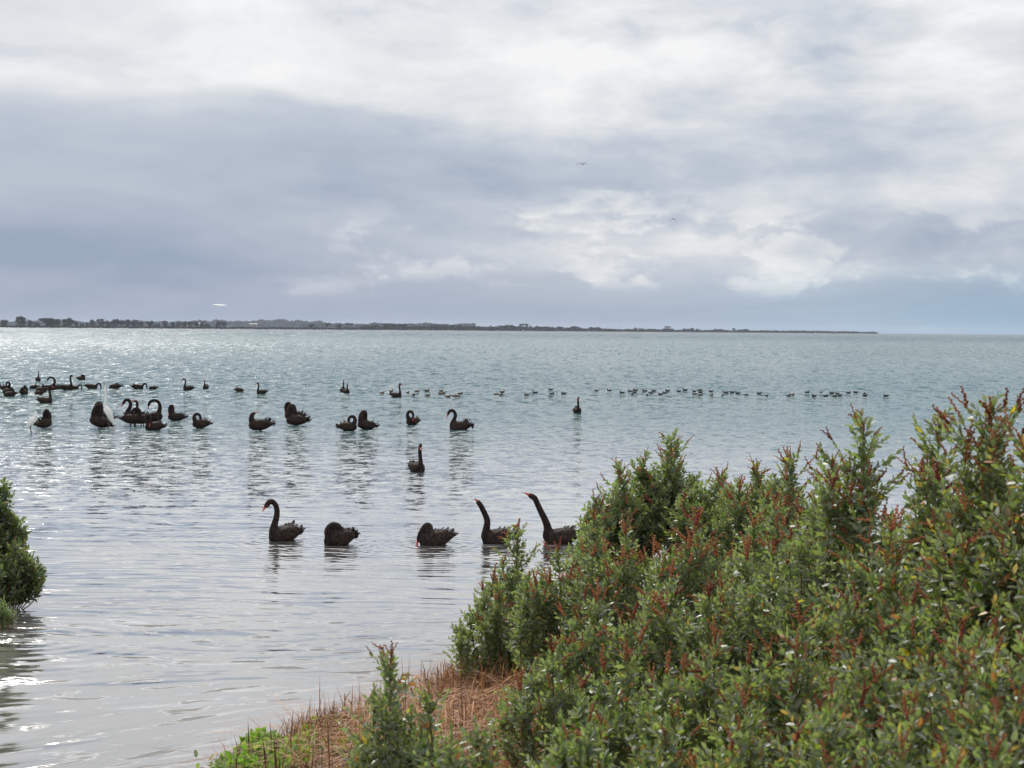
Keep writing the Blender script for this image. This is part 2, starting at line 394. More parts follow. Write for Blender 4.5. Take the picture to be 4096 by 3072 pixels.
# haze: one closed box of thin even air
hm = bpy.data.materials.new('haze'); hm.use_nodes = True; t = NT(hm.node_tree); t.n.clear()
vo = t.new('ShaderNodeVolumePrincipled'); vo.inputs['Color'].default_value = (.78, .86, 1, 1); vo.inputs['Density'].default_value = 3.4e-5
vo.inputs['Anisotropy'].default_value = 0.0
ou = t.new('ShaderNodeOutputMaterial'); t.l.new(vo.outputs[0], ou.inputs['Volume'])
bx = [(x, y, z) for x in (-12500, 12500) for y in (-80, 13500) for z in (-2.5, 46)]
hz = obj('haze', mesh_np('haze', bx, [(0, 1, 3, 2), (4, 6, 7, 5), (0, 4, 5, 1), (2, 3, 7, 6), (0, 2, 6, 4), (1, 5, 7, 3)], hm)); tag(hz, kind='stuff')

# ------------------------------------------------------------------ far trees
def leaf_cloud(lobes, n, size, seed):
    """n small leaf clumps (quads) spread through several lobes; returns V, F"""
    r = np.random.default_rng(seed)
    L = np.array([l[:3] for l in lobes]); Rr = np.array([l[3:6] for l in lobes])
    wgt = (Rr.prod(1)) ** .66; k = r.choice(len(lobes), n, p=wgt / wgt.sum())
    d = r.normal(size=(n, 3)); d /= np.linalg.norm(d, axis=1)[:, None]
    rad = r.uniform(.35, 1, n) ** .5
    c = L[k] + d * rad[:, None] * Rr[k]
    a = r.normal(size=(n, 3)); a /= np.linalg.norm(a, axis=1)[:, None]
    b = np.cross(a, d + r.normal(0, .4, (n, 3))); b /= np.linalg.norm(b, axis=1)[:, None] + 1e-9
    s = size * r.uniform(.5, 1.2, (n, 1))
    V = np.stack([c - a * s, c + b * s * .7, c + a * s, c - b * s * .7], 1).reshape(-1, 3)
    return V, np.arange(n * 4).reshape(n, 4)
def far_tree(px, ytop, wpx, style, label, cat='tree', name='tree', group='trees along the far shore', back=70, ybase=None):
    D = land_dist(px) + back
    base = at_y(px, 1300, D); base.z = LZ * .9
    topz = at_y(px, ytop, D).z; H = max(2.0, topz - base.z); W = 1.22 * wpx / F * D
    root = empty(name, base); tag(root, label, cat, group)
    r = np.random.default_rng(int(px * 7 + ytop))
    lobes = []
    if style == 'round':
        for k in range(7): lobes.append((r.uniform(-.3, .3) * W, r.uniform(-.25, .25) * W, H * r.uniform(.42, .8), W * r.uniform(.18, .26), W * .24, H * r.uniform(.14, .2)))
        lobes.append((0, 0, H * .6, W * .36, W * .3, H * .3)); tb = .35
        lobes.append((0, 0, H * .22, W * .34, W * .3, H * .2))
    elif style == 'umbrella':
        for k in range(6): lobes.append(((k / 5 - .5) * .8 * W, r.uniform(-.2, .2) * W, H * r.uniform(.82, .9), W * .16, W * .16, H * .08))
        tb = .8
    elif style == 'sparse':
        for k in range(6): lobes.append((r.uniform(-.38, .38) * W, r.uniform(-.2, .2) * W, H * r.uniform(.5, .9), W * .13, W * .13, H * .1))
        tb = .6
    else:   # low shrub
        for k in range(6): lobes.append(((k / 5 - .5) * .75 * W, r.uniform(-.2, .2) * W, H * r.uniform(.3, .6), W * .2, W * .2, H * r.uniform(.3, .4)))
        tb = .2
    n = 160 if wpx < 35 else 340
    Vv, Ff = leaf_cloud(lobes, n, max(W, H) * .115, int(px)); obj('crown', mesh_np('crown', Vv, Ff, M_far_leaf), root)
    mb = MB(); lean = r.uniform(-.05, .05) * W
    mb.tube([(0, 0, -.3), (lean, 0, H * .4), (lean * 2, 0, H * .8)], [H * .035, H * .025, H * .012], 6)
    for k in range(3):
        a = r.uniform(0, 6.28); mb.tube([(lean, 0, H * (.3 + .1 * k)), (lean + W * .25 * math.cos(a), W * .2 * math.sin(a), H * tb)], [H * .016, H * .006], 5)
    obj('trunk', mb.mesh('trunk', M_bark, False), root)
    return root
L1 = [(x / 2.16, 1200 + y / 2.16, wd / 2.16, s) for x, y, wd, s in [
 (40, 165, 65, 'round'), (180, 135, 90, 'round'), (255, 166, 50, 'round'), (318, 182, 45, 'low'), (400, 158, 100, 'umbrella'), (420, 172, 90, 'round'), (490, 160, 75, 'round'), (580, 155, 100, 'round'),
 (660, 183, 34, 'round'), (710, 195, 28, 'low'), (752, 188, 30, 'round'), (800, 165, 55, 'round'), (870, 150, 66, 'round'), (940, 173, 62, 'round'), (993, 155, 50, 'round'), (1050, 163, 66, 'round'),
 (1105, 160, 66, 'round'), (1172, 162, 72, 'round'), (1222, 178, 36, 'round'), (1300, 178, 74, 'round'), (1360, 190, 40, 'low'), (1427, 170, 50, 'round'), (1493, 180, 36, 'round'), (1545, 187, 44, 'round'),
 (1592, 180, 52, 'round'), (1645, 177, 58, 'round'), (1695, 182, 40, 'round'), (1747, 180, 56, 'round'), (1790, 192, 44, 'low'), (1885, 176, 62, 'round'), (1935, 180, 46, 'round')]]
L2 = [(1000 + x / 2.16, 1250 + y / 2.16, wd / 2.16, s) for x, y, wd, s in [
 (525, 98, 56, 'round'), (690, 88, 60, 'sparse'), (770, 93, 42, 'round'), (842, 88, 26, 'umbrella'), (878, 92, 26, 'umbrella'), (1010, 106, 40, 'low'), (1068, 98, 44, 'round'), (1095, 100, 34, 'round'), (1130, 110, 32, 'low'),
 (1190, 95, 70, 'round'), (1243, 90, 66, 'round'), (1312, 95, 80, 'round'), (1515, 112, 70, 'low'), (1600, 105, 80, 'low'), (1682, 105, 90, 'low'), (1772, 106, 90, 'low'), (1850, 113, 70, 'low'), (1925, 116, 70, 'low'), (2000, 116, 70, 'low'), (2050, 112, 60, 'low'), (2110, 110, 60, 'low'), (2170, 107, 70, 'low')]]
L3 = [(2000 + x / 2.16, 1250 + y / 2.16, wd / 2.16, s) for x, y, wd, s in [
 (62, 106, 90, 'low'), (130, 105, 90, 'low'), (190, 97, 30, 'umbrella'), (193, 112, 50, 'low'), (230, 97, 22, 'umbrella'), (240, 110, 50, 'low'), (310, 116, 90, 'low'), (380, 118, 90, 'low'), (450, 124, 80, 'low'), (520, 120, 70, 'round'), (600, 126, 60, 'low'), (660, 120, 86, 'round'), (740, 139, 50, 'low'),
 (800, 125, 66, 'round'), (848, 125, 50, 'round'), (1120, 140, 60, 'low'), (1172, 125, 34, 'round'), (1228, 130, 44, 'low'), (1320, 142, 90, 'low'), (1448, 118, 42, 'umbrella'), (1452, 134, 76, 'low'), (1620, 134, 60, 'low'), (1663, 130, 40, 'round'), (1712, 134, 34, 'low'),
 (1885, 135, 56, 'low'), (1925, 141, 50, 'low'), (2020, 130, 26, 'sparse'), (2110, 142, 76, 'low')]]
L4 = [(3055, 1320.5, 30, 'low'), (3198, 1322, 24, 'low'), (3225, 1321.5, 26, 'low')]
allt = sorted(L1 + L2 + L3 + L4)
ords = ['leftmost', 'second', 'third', 'fourth', 'fifth', 'sixth', 'seventh', 'eighth', 'ninth', 'tenth']
def nth(i):
    if i == 0: return 'leftmost'
    i += 1; s = 'th' if 10 <= i % 100 <= 20 else {1: 'st', 2: 'nd', 3: 'rd'}.get(i % 10, 'th')
    return f'{i}{s} from the left'
SW = {'round': 'rounded tree', 'umbrella': 'flat-topped tree', 'sparse': 'open-crowned tree', 'low': 'low bush'}
cnt = {}
for px, yt, wp, s in allt:
    k = cnt.get(s, 0); cnt[s] = k + 1
    where = 'on the grassy far shore' if px < 940 else ('on the far shore' if px < 2000 else 'on the far spit')
    far_tree(px, yt, wp, s, f'{SW[s]} {where}, {nth(k)}', 'tree' if s != 'low' else 'bush', 'tree' if s != 'low' else 'bush')
# a far-off wood behind the shore and the low scrub that joins the bushes: masses nobody could count
def strip_mass(name, x0, x1, ytop, back, n, size, seed, label):
    r = np.random.default_rng(seed); V = []; Fq = []
    px = r.uniform(x0, x1, n)
    P = np.zeros((n, 3)); 
    for i in range(n):
        D = land_dist(px[i]) + back + r.uniform(-30, 60)
        yt = ytop(px[i]); q = at_y(px[i], yt, D); zt = max(q.z, 1.0)
        P[i] = (q.x, q.y, .6 + (zt - .6) * r.uniform(0, 1) ** .7)
    a = r.normal(size=(n, 3)); a /= np.linalg.norm(a, axis=1)[:, None]; b = np.cross(a, r.normal(size=(n, 3))); b /= np.linalg.norm(b, axis=1)[:, None]
    s = size * r.uniform(.5, 1.2, (n, 1))
    V = np.stack([P - a * s, P + b * s, P + a * s, P - b * s], 1).reshape(-1, 3)
    o = obj(name, mesh_np(name, V, np.arange(4 * n).reshape(n, 4), M_far_leaf)); tag(o, label, 'woodland', kind='stuff'); return o
strip_mass('distant_wood', -250, 1290, lambda p: 1288.5 + 3 * math.sin(p / 47) + 2 * math.sin(p / 13) - (4 if p > 850 else 0), 5000, 9000, 9, 3, 'hazy far-off wood behind the shoreline trees on the left')
strip_mass('low_wood', 1200, 1900, lambda p: 1298 + 2.5 * math.sin(p / 31) + 1.5 * math.sin(p / 11), 3500, 4200, 8, 4, 'low hazy wood behind the middle of the far shore')
strip_mass('reed_bed', -250, 1500, lambda p: float(np.interp(p, [0, 560, 1500], [1305, 1307, 1313])) + 1.2 * math.sin(p / 23), 12, 5200, 2.2, 5, 'dark reeds and rushes along the water edge of the far shore')
strip_mass('coastal_scrub', 1440, 3510, lambda p: float(np.interp(p, [1440, 1900, 2400, 2560, 3020, 3300, 3490, 3510], [1308, 1307, 1317, 1319.5, 1323, 1325, 1328.5, 1331])) + .8 * math.sin(p / 17), 60, 9500, 3.0, 6, 'dark low scrub covering the far spit down to its tip')

# poles, sheds and the caravan on the far shore
def far_pole(px, ytop, label, name='utility_pole', cross=True, back=80, rad=.22):
    D = land_dist(px) + back; b = at_y(px, 1300, D); b.z = 0; zt = at_y(px, ytop, D).z
    root = empty(name, b); tag(root, label, 'pole', 'poles on the far shore')
    mb = MB(); mb.tube([(0, 0, 0), (0, 0, zt)], [rad * 1.4, rad], 8); obj('post', mb.mesh('post', M_bark), root)
    if cross:
        mb = MB(); mb.tube([(-1.3, 0, zt * .93), (1.3, 0, zt * .93)], [.15, .15], 6); obj('crossarm', mb.mesh('crossarm', M_bark), root)
far_pole(822, 1276, 'tall thin mast standing among the shore trees at left', 'mast', False)
far_pole(2426, 1302, 'left one of two utility poles on the bare stretch of the far spit')
far_pole(2480.5, 1302, 'right one of two utility poles on the bare stretch of the far spit')
far_pole(2397, 1296, 'tall pole beside the round bushes left of the two utility poles')
for i, (px, yt) in enumerate([(1624, 1295), (1629, 1294), (1634, 1293), (1640, 1292.5), (1647, 1294), (1652, 1293), (1660, 1292), (1667, 1294), (1672, 1293.5), (1679, 1293)]):
    D = land_dist(px) + 90; b = at_y(px, 1300, D); b.z = 0; H = at_y(px, yt, D).z
    root = empty('bare_tree', b); tag(root, f'bare trunk in the leafless row of trees on the far shore, {nth(i)}', 'tree', 'row of bare trees on the far shore')
    mb = MB(); mb.tube([(0, 0, 0), (.2, 0, H * .6), (0, 0, H)], [.32, .22, .08], 6)
    obj('trunk', mb.mesh('trunk', M_bark), root); mb = MB()
    for k in range(5): zz = H * (.45 + .1 * k); a = k * 2.4; mb.tube([(0, 0, zz), (.9 * math.cos(a), .9 * math.sin(a), zz + 2)], [.09, .04], 4)
    obj('branch', mb.mesh('branch', M_bark), root)
def box_into(mb, c, s):
    x, y, z = c; a, b, d = s[0] / 2, s[1] / 2, s[2] / 2
    mb.add([(x + i * a, y + j * b, z + k * d) for i in (-1, 1) for j in (-1, 1) for k in (-1, 1)], [(0, 1, 3, 2), (4, 6, 7, 5), (0, 4, 5, 1), (2, 3, 7, 6), (0, 2, 6, 4), (1, 5, 7, 3)])
def far_shed(px, py, wpx, hpx, label, back=100):
    D = land_dist(px) + back; b = at_y(px, py, D); b.z = 1.0; W = wpx / F * D; H = hpx / F * D
    zb = at_y(px, py, D).z
    root = empty('shed', (b.x, b.y, 1.0)); tag(root, label, 'building', 'buildings on the far shore')
    zt = max(zb - 1.0, H); mb = MB(); box_into(mb, (0, 0, zt / 2), (W, 8, zt)); obj('wall', mb.mesh('wall', M_wall, False), root)
    h = W / 2 + .3; mb = MB(); mb.add([(-h, -4.4, zt), (h, -4.4, zt), (h, 0, zt + 1.3), (-h, 0, zt + 1.3), (-h, 4.4, zt), (h, 4.4, zt), (-h, -4.4, zt - .25), (h, -4.4, zt - .25)],
        [(0, 1, 2, 3), (3, 2, 5, 4), (6, 7, 1, 0)]); obj('roof', mb.mesh('roof', M_roof, False), root)
    mb = MB(); box_into(mb, (W * .2, -4.02, zt * .35), (W * .15, .1, zt * .6)); obj('door', mb.mesh('door', M_glass, False), root)
far_shed(806, 1294.5, 26, 4, 'pale long shed between the shore trees behind the parked van')
far_shed(1014, 1296, 32, 4, 'pale low shed half hidden at the edge of the far wood')
# white van on the shore
D = land_dist(782) - 0 + 40; b = at_y(782, 1305, D); root = empty('parked_van', (b.x, b.y, 2.3)); tag(root, 'white van parked on the far grassy shore', 'van')
L_ = 22 / F * D; mb = MB()
prof = [(-.5, .3), (-.5, .9), (-.42, 1.0), (-.36, 2.2), (-.30, 2.5), (.42, 2.5), (.5, 2.3), (.5, .3)]
Vp = [(p[0] * L_, s, p[1]) for s in (-1.1, 1.1) for p in prof]; n8 = len(prof)
mb.add(Vp, [tuple(range(n8)), tuple(range(2 * n8 - 1, n8 - 1, -1))] + [(i, i + n8, (i + 1) % n8 + n8, (i + 1) % n8) for i in range(n8)])
obj('body', mb.mesh('body', M_wall, False), root)
mb = MB(); box_into(mb, (-.2 * L_, -1.12, 1.9), (L_ * .22, .06, .6)); obj('window', mb.mesh('window', M_glass, False), root)
mb = MB(); box_into(mb, (.2 * L_, -1.12, 1.9), (L_ * .3, .06, .6)); obj('window', mb.mesh('window', M_glass, False), root)
for xx in (-.32, .32):
    mb = MB(); mb.tube([(xx * L_, -1.15, .4), (xx * L_, 1.15, .4)], [.4, .4], 12); obj('wheel', mb.mesh('wheel', M_glass), root)
# ================================================================== BIRDS
BODY = [(-.47, .13, .012, .012), (-.40, .125, .06, .03), (-.30, .115, .115, .085), (-.16, .10, .165, .135), (0.0, .085, .185, .155), (.14, .075, .165, .15), (.24, .065, .115, .12), (.30, .055, .07, .085), (.335, .05, .02, .03)]
def loft(mb, secs, n=16, flat_top=1.0):
    S = spline(secs, 22); V = []; Fc = []
    for x, zc, hw, hh in S:
        hw = max(hw, .004); hh = max(hh, .004)
        for j in range(n):
            q = 2 * math.pi * j / n; V.append((x, hw * math.cos(q), zc + hh * math.sin(q)))
    k = len(S)
    for i in range(k - 1):
        for j in range(n): Fc.append((i * n + j, i * n + (j + 1) % n, (i + 1) * n + (j + 1) % n, (i + 1) * n + j))
    Fc.append(tuple(range(n - 1, -1, -1))); Fc.append(tuple((k - 1) * n + j for j in range(n)))
    mb.add(V, Fc)
# neck path rows: forward, side, up, radius; then the direction the head points
POSE = {
 'erect':  ([(.17, 0, .06, .085), (.25, 0, .13, .070), (.255, 0, .26, .052), (.225, 0, .40, .046), (.205, 0, .54, .042), (.215, 0, .64, .039), (.245, 0, .69, .040)], (.90, 0, -.45)),
 'arched': ([(.17, 0, .06, .085), (.25, 0, .13, .072), (.235, 0, .25, .054), (.195, 0, .38, .047), (.185, 0, .50, .043), (.215, 0, .60, .040), (.28, 0, .655, .040), (.335, 0, .645, .042)], (.62, 0, -.78)),
 'droop':  ([(.17, 0, .06, .085), (.25, 0, .12, .075), (.22, 0, .24, .058), (.17, 0, .35, .050), (.165, 0, .45, .046), (.215, 0, .53, .043), (.29, 0, .545, .042), (.345, 0, .50, .042)], (.42, 0, -.90)),
 'tucked': ([(.17, 0, .08, .085), (.24, 0, .18, .075), (.235, 0, .28, .066), (.17, 0, .345, .062), (.08, .01, .325, .055), (.02, .03, .27, .045)], (-.85, .1, -.5)),
 'upright_tucked': ([(.17, 0, .08, .095), (.25, 0, .20, .088), (.27, 0, .34, .078), (.24, 0, .455, .066), (.175, 0, .47, .058), (.12, .02, .38, .05), (.09, .03, .29, .045)], (-.25, .05, -.95)),
 'sip':    ([(.15, 0, .09, .085), (.17, 0, .20, .075), (.17, 0, .30, .060), (.20, .01, .335, .052), (.245, .03, .28, .048), (.28, .05, .20, .046), (.30, .06, .15, .046)], (.25, .25, -.90)),
 'reach':  ([(.17, 0, .05, .085), (.27, 0, .10, .075), (.26, 0, .24, .058), (.245, 0, .38, .049), (.29, 0, .50, .044), (.34, 0, .60, .042), (.37, 0, .655, .042)], (.75, 0, .62)),
 'reach_far': ([(.17, 0, .05, .085), (.27, 0, .10, .075), (.27, 0, .24, .060), (.32, 0, .38, .050), (.39, 0, .52, .045), (.455, 0, .66, .042), (.485, 0, .725, .042)], (.88, 0, .42)),
 'submerged': ([(.17, 0, .06, .08), (.27, 0, .15, .062), (.35, 0, .25, .048), (.43, 0, .275, .043), (.49, 0, .20, .040), (.51, 0, .05, .038), (.51, 0, -.1, .038)], (0, 0, -1)),
 'headless': ([(.17, 0, .04, .08), (.27, 0, .0, .06), (.31, 0, -.10, .045), (.32, 0, -.2, .04)], (0, 0, -1)),
 'loop_back': ([(.17, 0, .10, .09), (.26, 0, .20, .068), (.325, 0, .33, .054), (.325, 0, .46, .048), (.25, 0, .555, .045), (.13, 0, .575, .044), (.04, 0, .535, .043)], (-.40, 0, -.9)),
 'loop_small': ([(.17, 0, .10, .09), (.26, 0, .18, .070), (.30, 0, .29, .056), (.26, 0, .385, .050), (.17, .01, .405, .047), (.09, .03, .35, .044), (.06, .05, .28, .043)], (-.15, .1, -.95)),
 'loop_side': ([(.17, 0, .10, .09), (.25, -.03, .19, .072), (.28, -.06, .31, .058), (.25, -.03, .42, .052), (.20, .05, .44, .048), (.18, .12, .36, .045), (.19, .15, .27, .043)], (.1, .15, -.95)),
 'breast': ([(.15, 0, .10, .09), (.20, 0, .24, .072), (.20, 0, .36, .058), (.235, 0, .44, .050), (.30, .02, .43, .045), (.325, .03, .35, .043), (.32, .04, .28, .043)], (-.1, .1, -.95)),
 'short_up': ([(.17, 0, .08, .09), (.25, 0, .17, .075), (.265, 0, .28, .060), (.255, 0, .36, .052)], (-.5, .1, .25)),
}
feather_me = {}
def feather_mesh(kind=0):
    """one curled covert: a narrow cupped blade with a raised rib"""
    if kind in feather_me: return feather_me[kind]
    V = []; Fc = []
    curl = (.35, .75)[kind]
    for i, (u, wd) in enumerate([(0, .16), (.25, .36), (.55, .42), (.82, .36), (1.0, .14)]):
        z = curl * u * u * .8
        V += [(-u, -wd, z - .06), (-u, 0, z), (-u, wd, z - .06)]
    for i in range(4):
        a = i * 3; Fc += [(a, a + 1, a + 4, a + 3), (a + 1, a + 2, a + 5, a + 4)]
    feather_me[kind] = mesh_np('feather', np.array(V) * .095, Fc, M_quill, True); return feather_me[kind]
body_cache = {}
SW1 = 'swans nearest the shrubs'
def build_swan(px, py, yaw, s, pose, label, lift=0.0, pitch=0.0, feathers=0, voxel=.025, red=True, flip=1, group='black swans', legs=False, headtilt=None, neck=1.0, ruffle=.12, bl=.86):
    base = on_z(px, py); root = empty('black_swan', base, R(yaw)); tag(root, label, 'swan', group)
    root.scale = (s, s * flip, s)
    path, hd = POSE[pose]; hd = Vector(headtilt or hd).normalized()
    if group == SW1: bl = .76
    key = (bl, pose, round(voxel, 3), round(pitch, 2), round(lift, 3), tuple(hd), neck, ruffle)
    Mp = Matrix.Translation((0, 0, lift)) @ Matrix.Rotation(R(-pitch), 4, 'Y')
    if key not in body_cache:
        mb = MB(); loft(mb, [(x * bl, z + .002, a * 1.02, b * 1.0) for x, z, a, b in BODY])
        S = np.array(path, float); S[1:, 2] = S[1, 2] + (S[1:, 2] - S[1, 2]) * neck
        S[:, 0] -= .30 * (1 - bl); S = spline(S, 22)
        mb.tube(S[:, :3], list(S[:, 3] * 1.12), 12)
        end = Vector(S[-1, :3]); Q = hd.to_track_quat('X', 'Z').to_matrix()
        hc = end + hd * .045
        mb.ell(hc, (.072, .040, .047), Q, 14, 10)
        mb.ell(end + hd * .10, (.045, .024, .025), Q, 10, 8)
        mb.ell(end + hd * .0, (.05, .043, .044), Q, 12, 8)
        # folded wings standing a little proud of the flanks, tail wedge
        for sd_ in (-1, 1):
            W = Matrix.Rotation(R(5), 3, 'Y') @ Matrix.Rotation(R(sd_ * 6), 3, 'Z')
            mb.ell((-.10 * bl, sd_ * .105, .150), (.27 * bl, .078, .088), W, 14, 10)
        mb.ell((-.42 * bl, 0, .15), (.11, .06, .022), Matrix.Rotation(R(12), 3, 'Y'), 12, 8)
        me = mb.mesh('body', M_swan)
        me.transform(Mp)
        me = remesh(me, voxel, 'body', M_swan, 3)
        # ruffle: gentle feather relief on the back
        nv = len(me.vertices); co = np.empty(nv * 3, np.float32); me.vertices.foreach_get('co', co); co = co.reshape(-1, 3)
        nr = np.empty(nv * 3, np.float32); me.vertices.foreach_get('normal', nr); nr = nr.reshape(-1, 3)
        ph = np.sin(co[:, 0] * 62 + np.sin(co[:, 1] * 55) * 1.5) * np.sin(co[:, 2] * 70 + co[:, 1] * 40)
        m = np.clip((.12 - co[:, 0]) * 4, 0, 1) * ruffle * .05
        co = co + nr * (ph * m)[:, None]; me.vertices.foreach_set('co', co.ravel().astype(np.float32)); me.update()
        tip = Mp @ (end + hd * .135); tdir = (Mp.to_3x3() @ hd)
        # bill
        b = MB(); Qb = tdir.to_track_quat('X', 'Z').to_matrix(); P = []; rad = [.022, .024, .018, .015, .013, .006]
        o0 = Mp @ (end + hd * .095)
        for k, u in enumerate((0, .02, .05, .075, .092, .10)): P.append(o0 + tdir * u)
        b.tube(P, rad, 10, .8); bm_ = b.mesh('bill', M_bill)
        b = MB(); b.tube([o0 + tdir * .079, o0 + tdir * .087], [.0155, .0148], 10, .82); bt = b.mesh('bill_band', M_billtip)
        ev = []
        for sd_ in (-1, 1):
            b = MB(); b.ell(Mp @ (hc + Q @ Vector((.03, sd_ * .031, .014))), (.007, .007, .007), None, 8, 6); ev.append(b.mesh('eye', M_bill))
        body_cache[key] = (me, bm_, bt, ev, Mp)
    me, bm_, bt, ev, Mp = body_cache[key]
    obj('body', me, root)
    if pose not in ('submerged', 'headless'):
        bo = obj('bill', bm_, root)
        if feathers > 12:
            obj('bill_band', bt, bo)
            for e in ev: obj('eye', e, root)
    if feathers:
        r = random.Random(int(px * 3 + py)); many = feathers > 24
        if many:
            for k in range(feathers):
                u = k / feathers; x = -.40 + .42 * r.random() ** 1.1; sd_ = (-1) ** k * r.random(); wdt = .15 * (1 - ((x + .08) / .42) ** 2)
                q = Vector((x * bl, sd_ * wdt, .232 - .35 * sd_ * sd_ * .25 - max(0, -.2 - x) * .38))
                fo = obj('feather', feather_mesh(k % 2), root)
                sc_ = r.uniform(.8, 1.15) * (1.0 if x < -.15 else .8)
                fo.matrix_basis = Mp @ Matrix.Translation(q) @ Matrix.Rotation(sd_ * .9 + r.uniform(-.3, .3), 4, 'X') @ Matrix.Rotation(R(r.uniform(2, 30 if x < -.2 else 14)), 4, 'Y') @ Matrix.Rotation(r.uniform(-.5, .5), 4, 'Z') @ Matrix.Scale(sc_, 4)
        else:
            mb = MB(); fv = np.array([v.co for v in feather_mesh(1).vertices]); ff = [tuple(p.vertices) for p in feather_mesh(1).polygons]
            for k in range(feathers):
                x = -.42 + .40 * r.random() ** 1.2; sd_ = (-1) ** k * r.random()
                q = Vector((x * bl, sd_ * .12, .232 - .1 * sd_ * sd_ - max(0, -.2 - x) * .35))
                T = Mp @ Matrix.Translation(q) @ Matrix.Rotation(sd_ * .8, 4, 'X') @ Matrix.Rotation(R(r.uniform(5, 34)), 4, 'Y') @ Matrix.Rotation(r.uniform(-.5, .5), 4, 'Z') @ Matrix.Scale(1.15, 4)
                A4 = np.array(T); mb.add(fv @ A4[:3, :3].T + A4[:3, 3], ff)
            obj('back_feathers', mb.mesh('back_feathers', M_quill), root)
    if legs:
        for sd_ in (-.07, .07):
            top = Mp @ Vector((-.02, sd_, .0)); mb = MB()
            mb.tube([top + Vector((0, 0, .05)), (top.x - .03, sd_, top.z * .5), (top.x + .0, sd_, -.06)], [.035, .02, .013], 8)
            obj('leg', mb.mesh('leg', M_dleg), root)
    return root

SW2 = 'swans preening in the shallows'; SW3 = 'far line of swans feeding'
# --- the nearest row
build_swan(1132, 2160, 214, 1.02, 'arched', 'black swan with curved upright neck, its red bill pointing down to the left', feathers=46, voxel=.015, group=SW1)
build_swan(1352, 2176, 210, .98, 'tucked', 'resting black swan with head tucked, right of the curved-neck swan', feathers=46, voxel=.015, group=SW1, flip=-1, neck=.82)
build_swan(1738, 2178, 202, 1.02, 'sip', 'black swan touching the water with its bright red bill', feathers=46, voxel=.015, group=SW1, flip=-1, neck=.85)
build_swan(1988, 2172, 196, 1.0, 'reach', 'black swan lifting its short red bill, just left of the shrub tip', feathers=36, voxel=.015, group=SW1, headtilt=(.62, .45, .62))
build_swan(2240, 2172, 184, 1.06, 'reach_far', 'black swan stretching its long neck up and left from behind the shrub', feathers=36, voxel=.015, group=SW1)
build_swan(1668, 1887, -62, 1.0, 'erect', 'black swan swimming towards the camera alone in mid water', feathers=30, voxel=.014, group='swans swimming alone', headtilt=(.9, -.42, -.75))
build_swan(2309, 1652, -80, .98, 'erect', 'lone black swan facing the camera right of all other swans', feathers=14, voxel=.018, group='swans swimming alone', headtilt=(.9, 0, -.8))
# --- standing and preening in the shallows
S2 = 1.16
build_swan(180, 1714, 50, 1.05, 'upright_tucked', 'dark pear-shaped preening swan standing beside the small egret', lift=.09, pitch=14, feathers=10, group=SW2, legs=True)
build_swan(395, 1713, 172, 1.32, 'upright_tucked', 'bulky preening swan with folded neck in front of the tall egret', lift=.10, pitch=22, feathers=10, group=SW2, legs=True)
build_swan(410, 1700, 178, 1.25, 'upright_tucked', 'preening swan half hidden behind the bulky one by the tall egret', lift=.14, pitch=8, feathers=10, group=SW2, legs=True)
build_swan(535, 1698, 178, 1.3, 'droop', 'standing swan with head hanging down at the left of the tight cluster', lift=.14, pitch=4, feathers=16, group=SW2, legs=True)
build_swan(528, 1704, 8, 1.15, 'loop_small', 'swan curling its neck into a small loop within the tight cluster', lift=.13, pitch=4, feathers=14, group=SW2, legs=True)
build_swan(565, 1703, 160, 1.15, 'erect', 'swan with straight raised neck at the back of the tight cluster', lift=.12, pitch=2, feathers=16, group=SW2, legs=True, headtilt=(.3, .9, .2), neck=.92)
build_swan(616, 1700, 12, 1.2, 'loop_back', 'standing swan with large looped neck at the right of the cluster', lift=.16, pitch=16, feathers=10, group=SW2, legs=True)
build_swan(615, 1719, 200, 1.08, 'loop_side', 'preening swan low in front of the loop-necked one, red bill showing', lift=.02, pitch=4, feathers=16, group=SW2, flip=1)
build_swan(702, 1682, 188, 1.08, 'breast', 'preening swan with red bill pressed to its breast, right of the cluster', lift=.05, pitch=10, feathers=16, group=SW2, legs=True)
build_swan(802, 1712, 205, 1.05, 'loop_small', 'small rounded swan arching its neck to the left, alone after the cluster', lift=.06, pitch=6, feathers=10, group=SW2, legs=True, flip=-1)
build_swan(1036, 1724, 178, 1.3, 'short_up', 'standing swan with short drawn-in neck and ruffled back', lift=.08, pitch=4, feathers=20, group=SW2, legs=True)
build_swan(1183, 1702, 182, 1.28, 'upright_tucked', 'front swan of the overlapping pair, neck folded into a dark knob', lift=.07, pitch=8, feathers=20, group=SW2, legs=True)
build_swan(1172, 1688, 168, 1.22, 'breast', 'rear swan of the overlapping pair, neck loop showing at left', lift=.12, pitch=8, feathers=14, group=SW2, legs=True)
build_swan(1395, 1722, -12, 1.08, 'loop_small', 'left swan of the touching pair, neck arched over its back', lift=.04, pitch=8, feathers=16, group=SW2, legs=True)
build_swan(1462, 1716, 200, 1.12, 'upright_tucked', 'right swan of the touching pair, a dark hunched mound', lift=.05, pitch=14, feathers=10, group=SW2, legs=True, flip=-1)
build_swan(1648, 1698, 232, 1.02, 'loop_side', 'compact preening swan with ring-shaped neck, standing alone', lift=.03, pitch=8, feathers=10, group=SW2, legs=True)
build_swan(1838, 1718, 180, 1.26, 'droop', 'rightmost swan in the shallows, long neck drooping to the left', lift=.0, pitch=0, feathers=22, group=SW2)
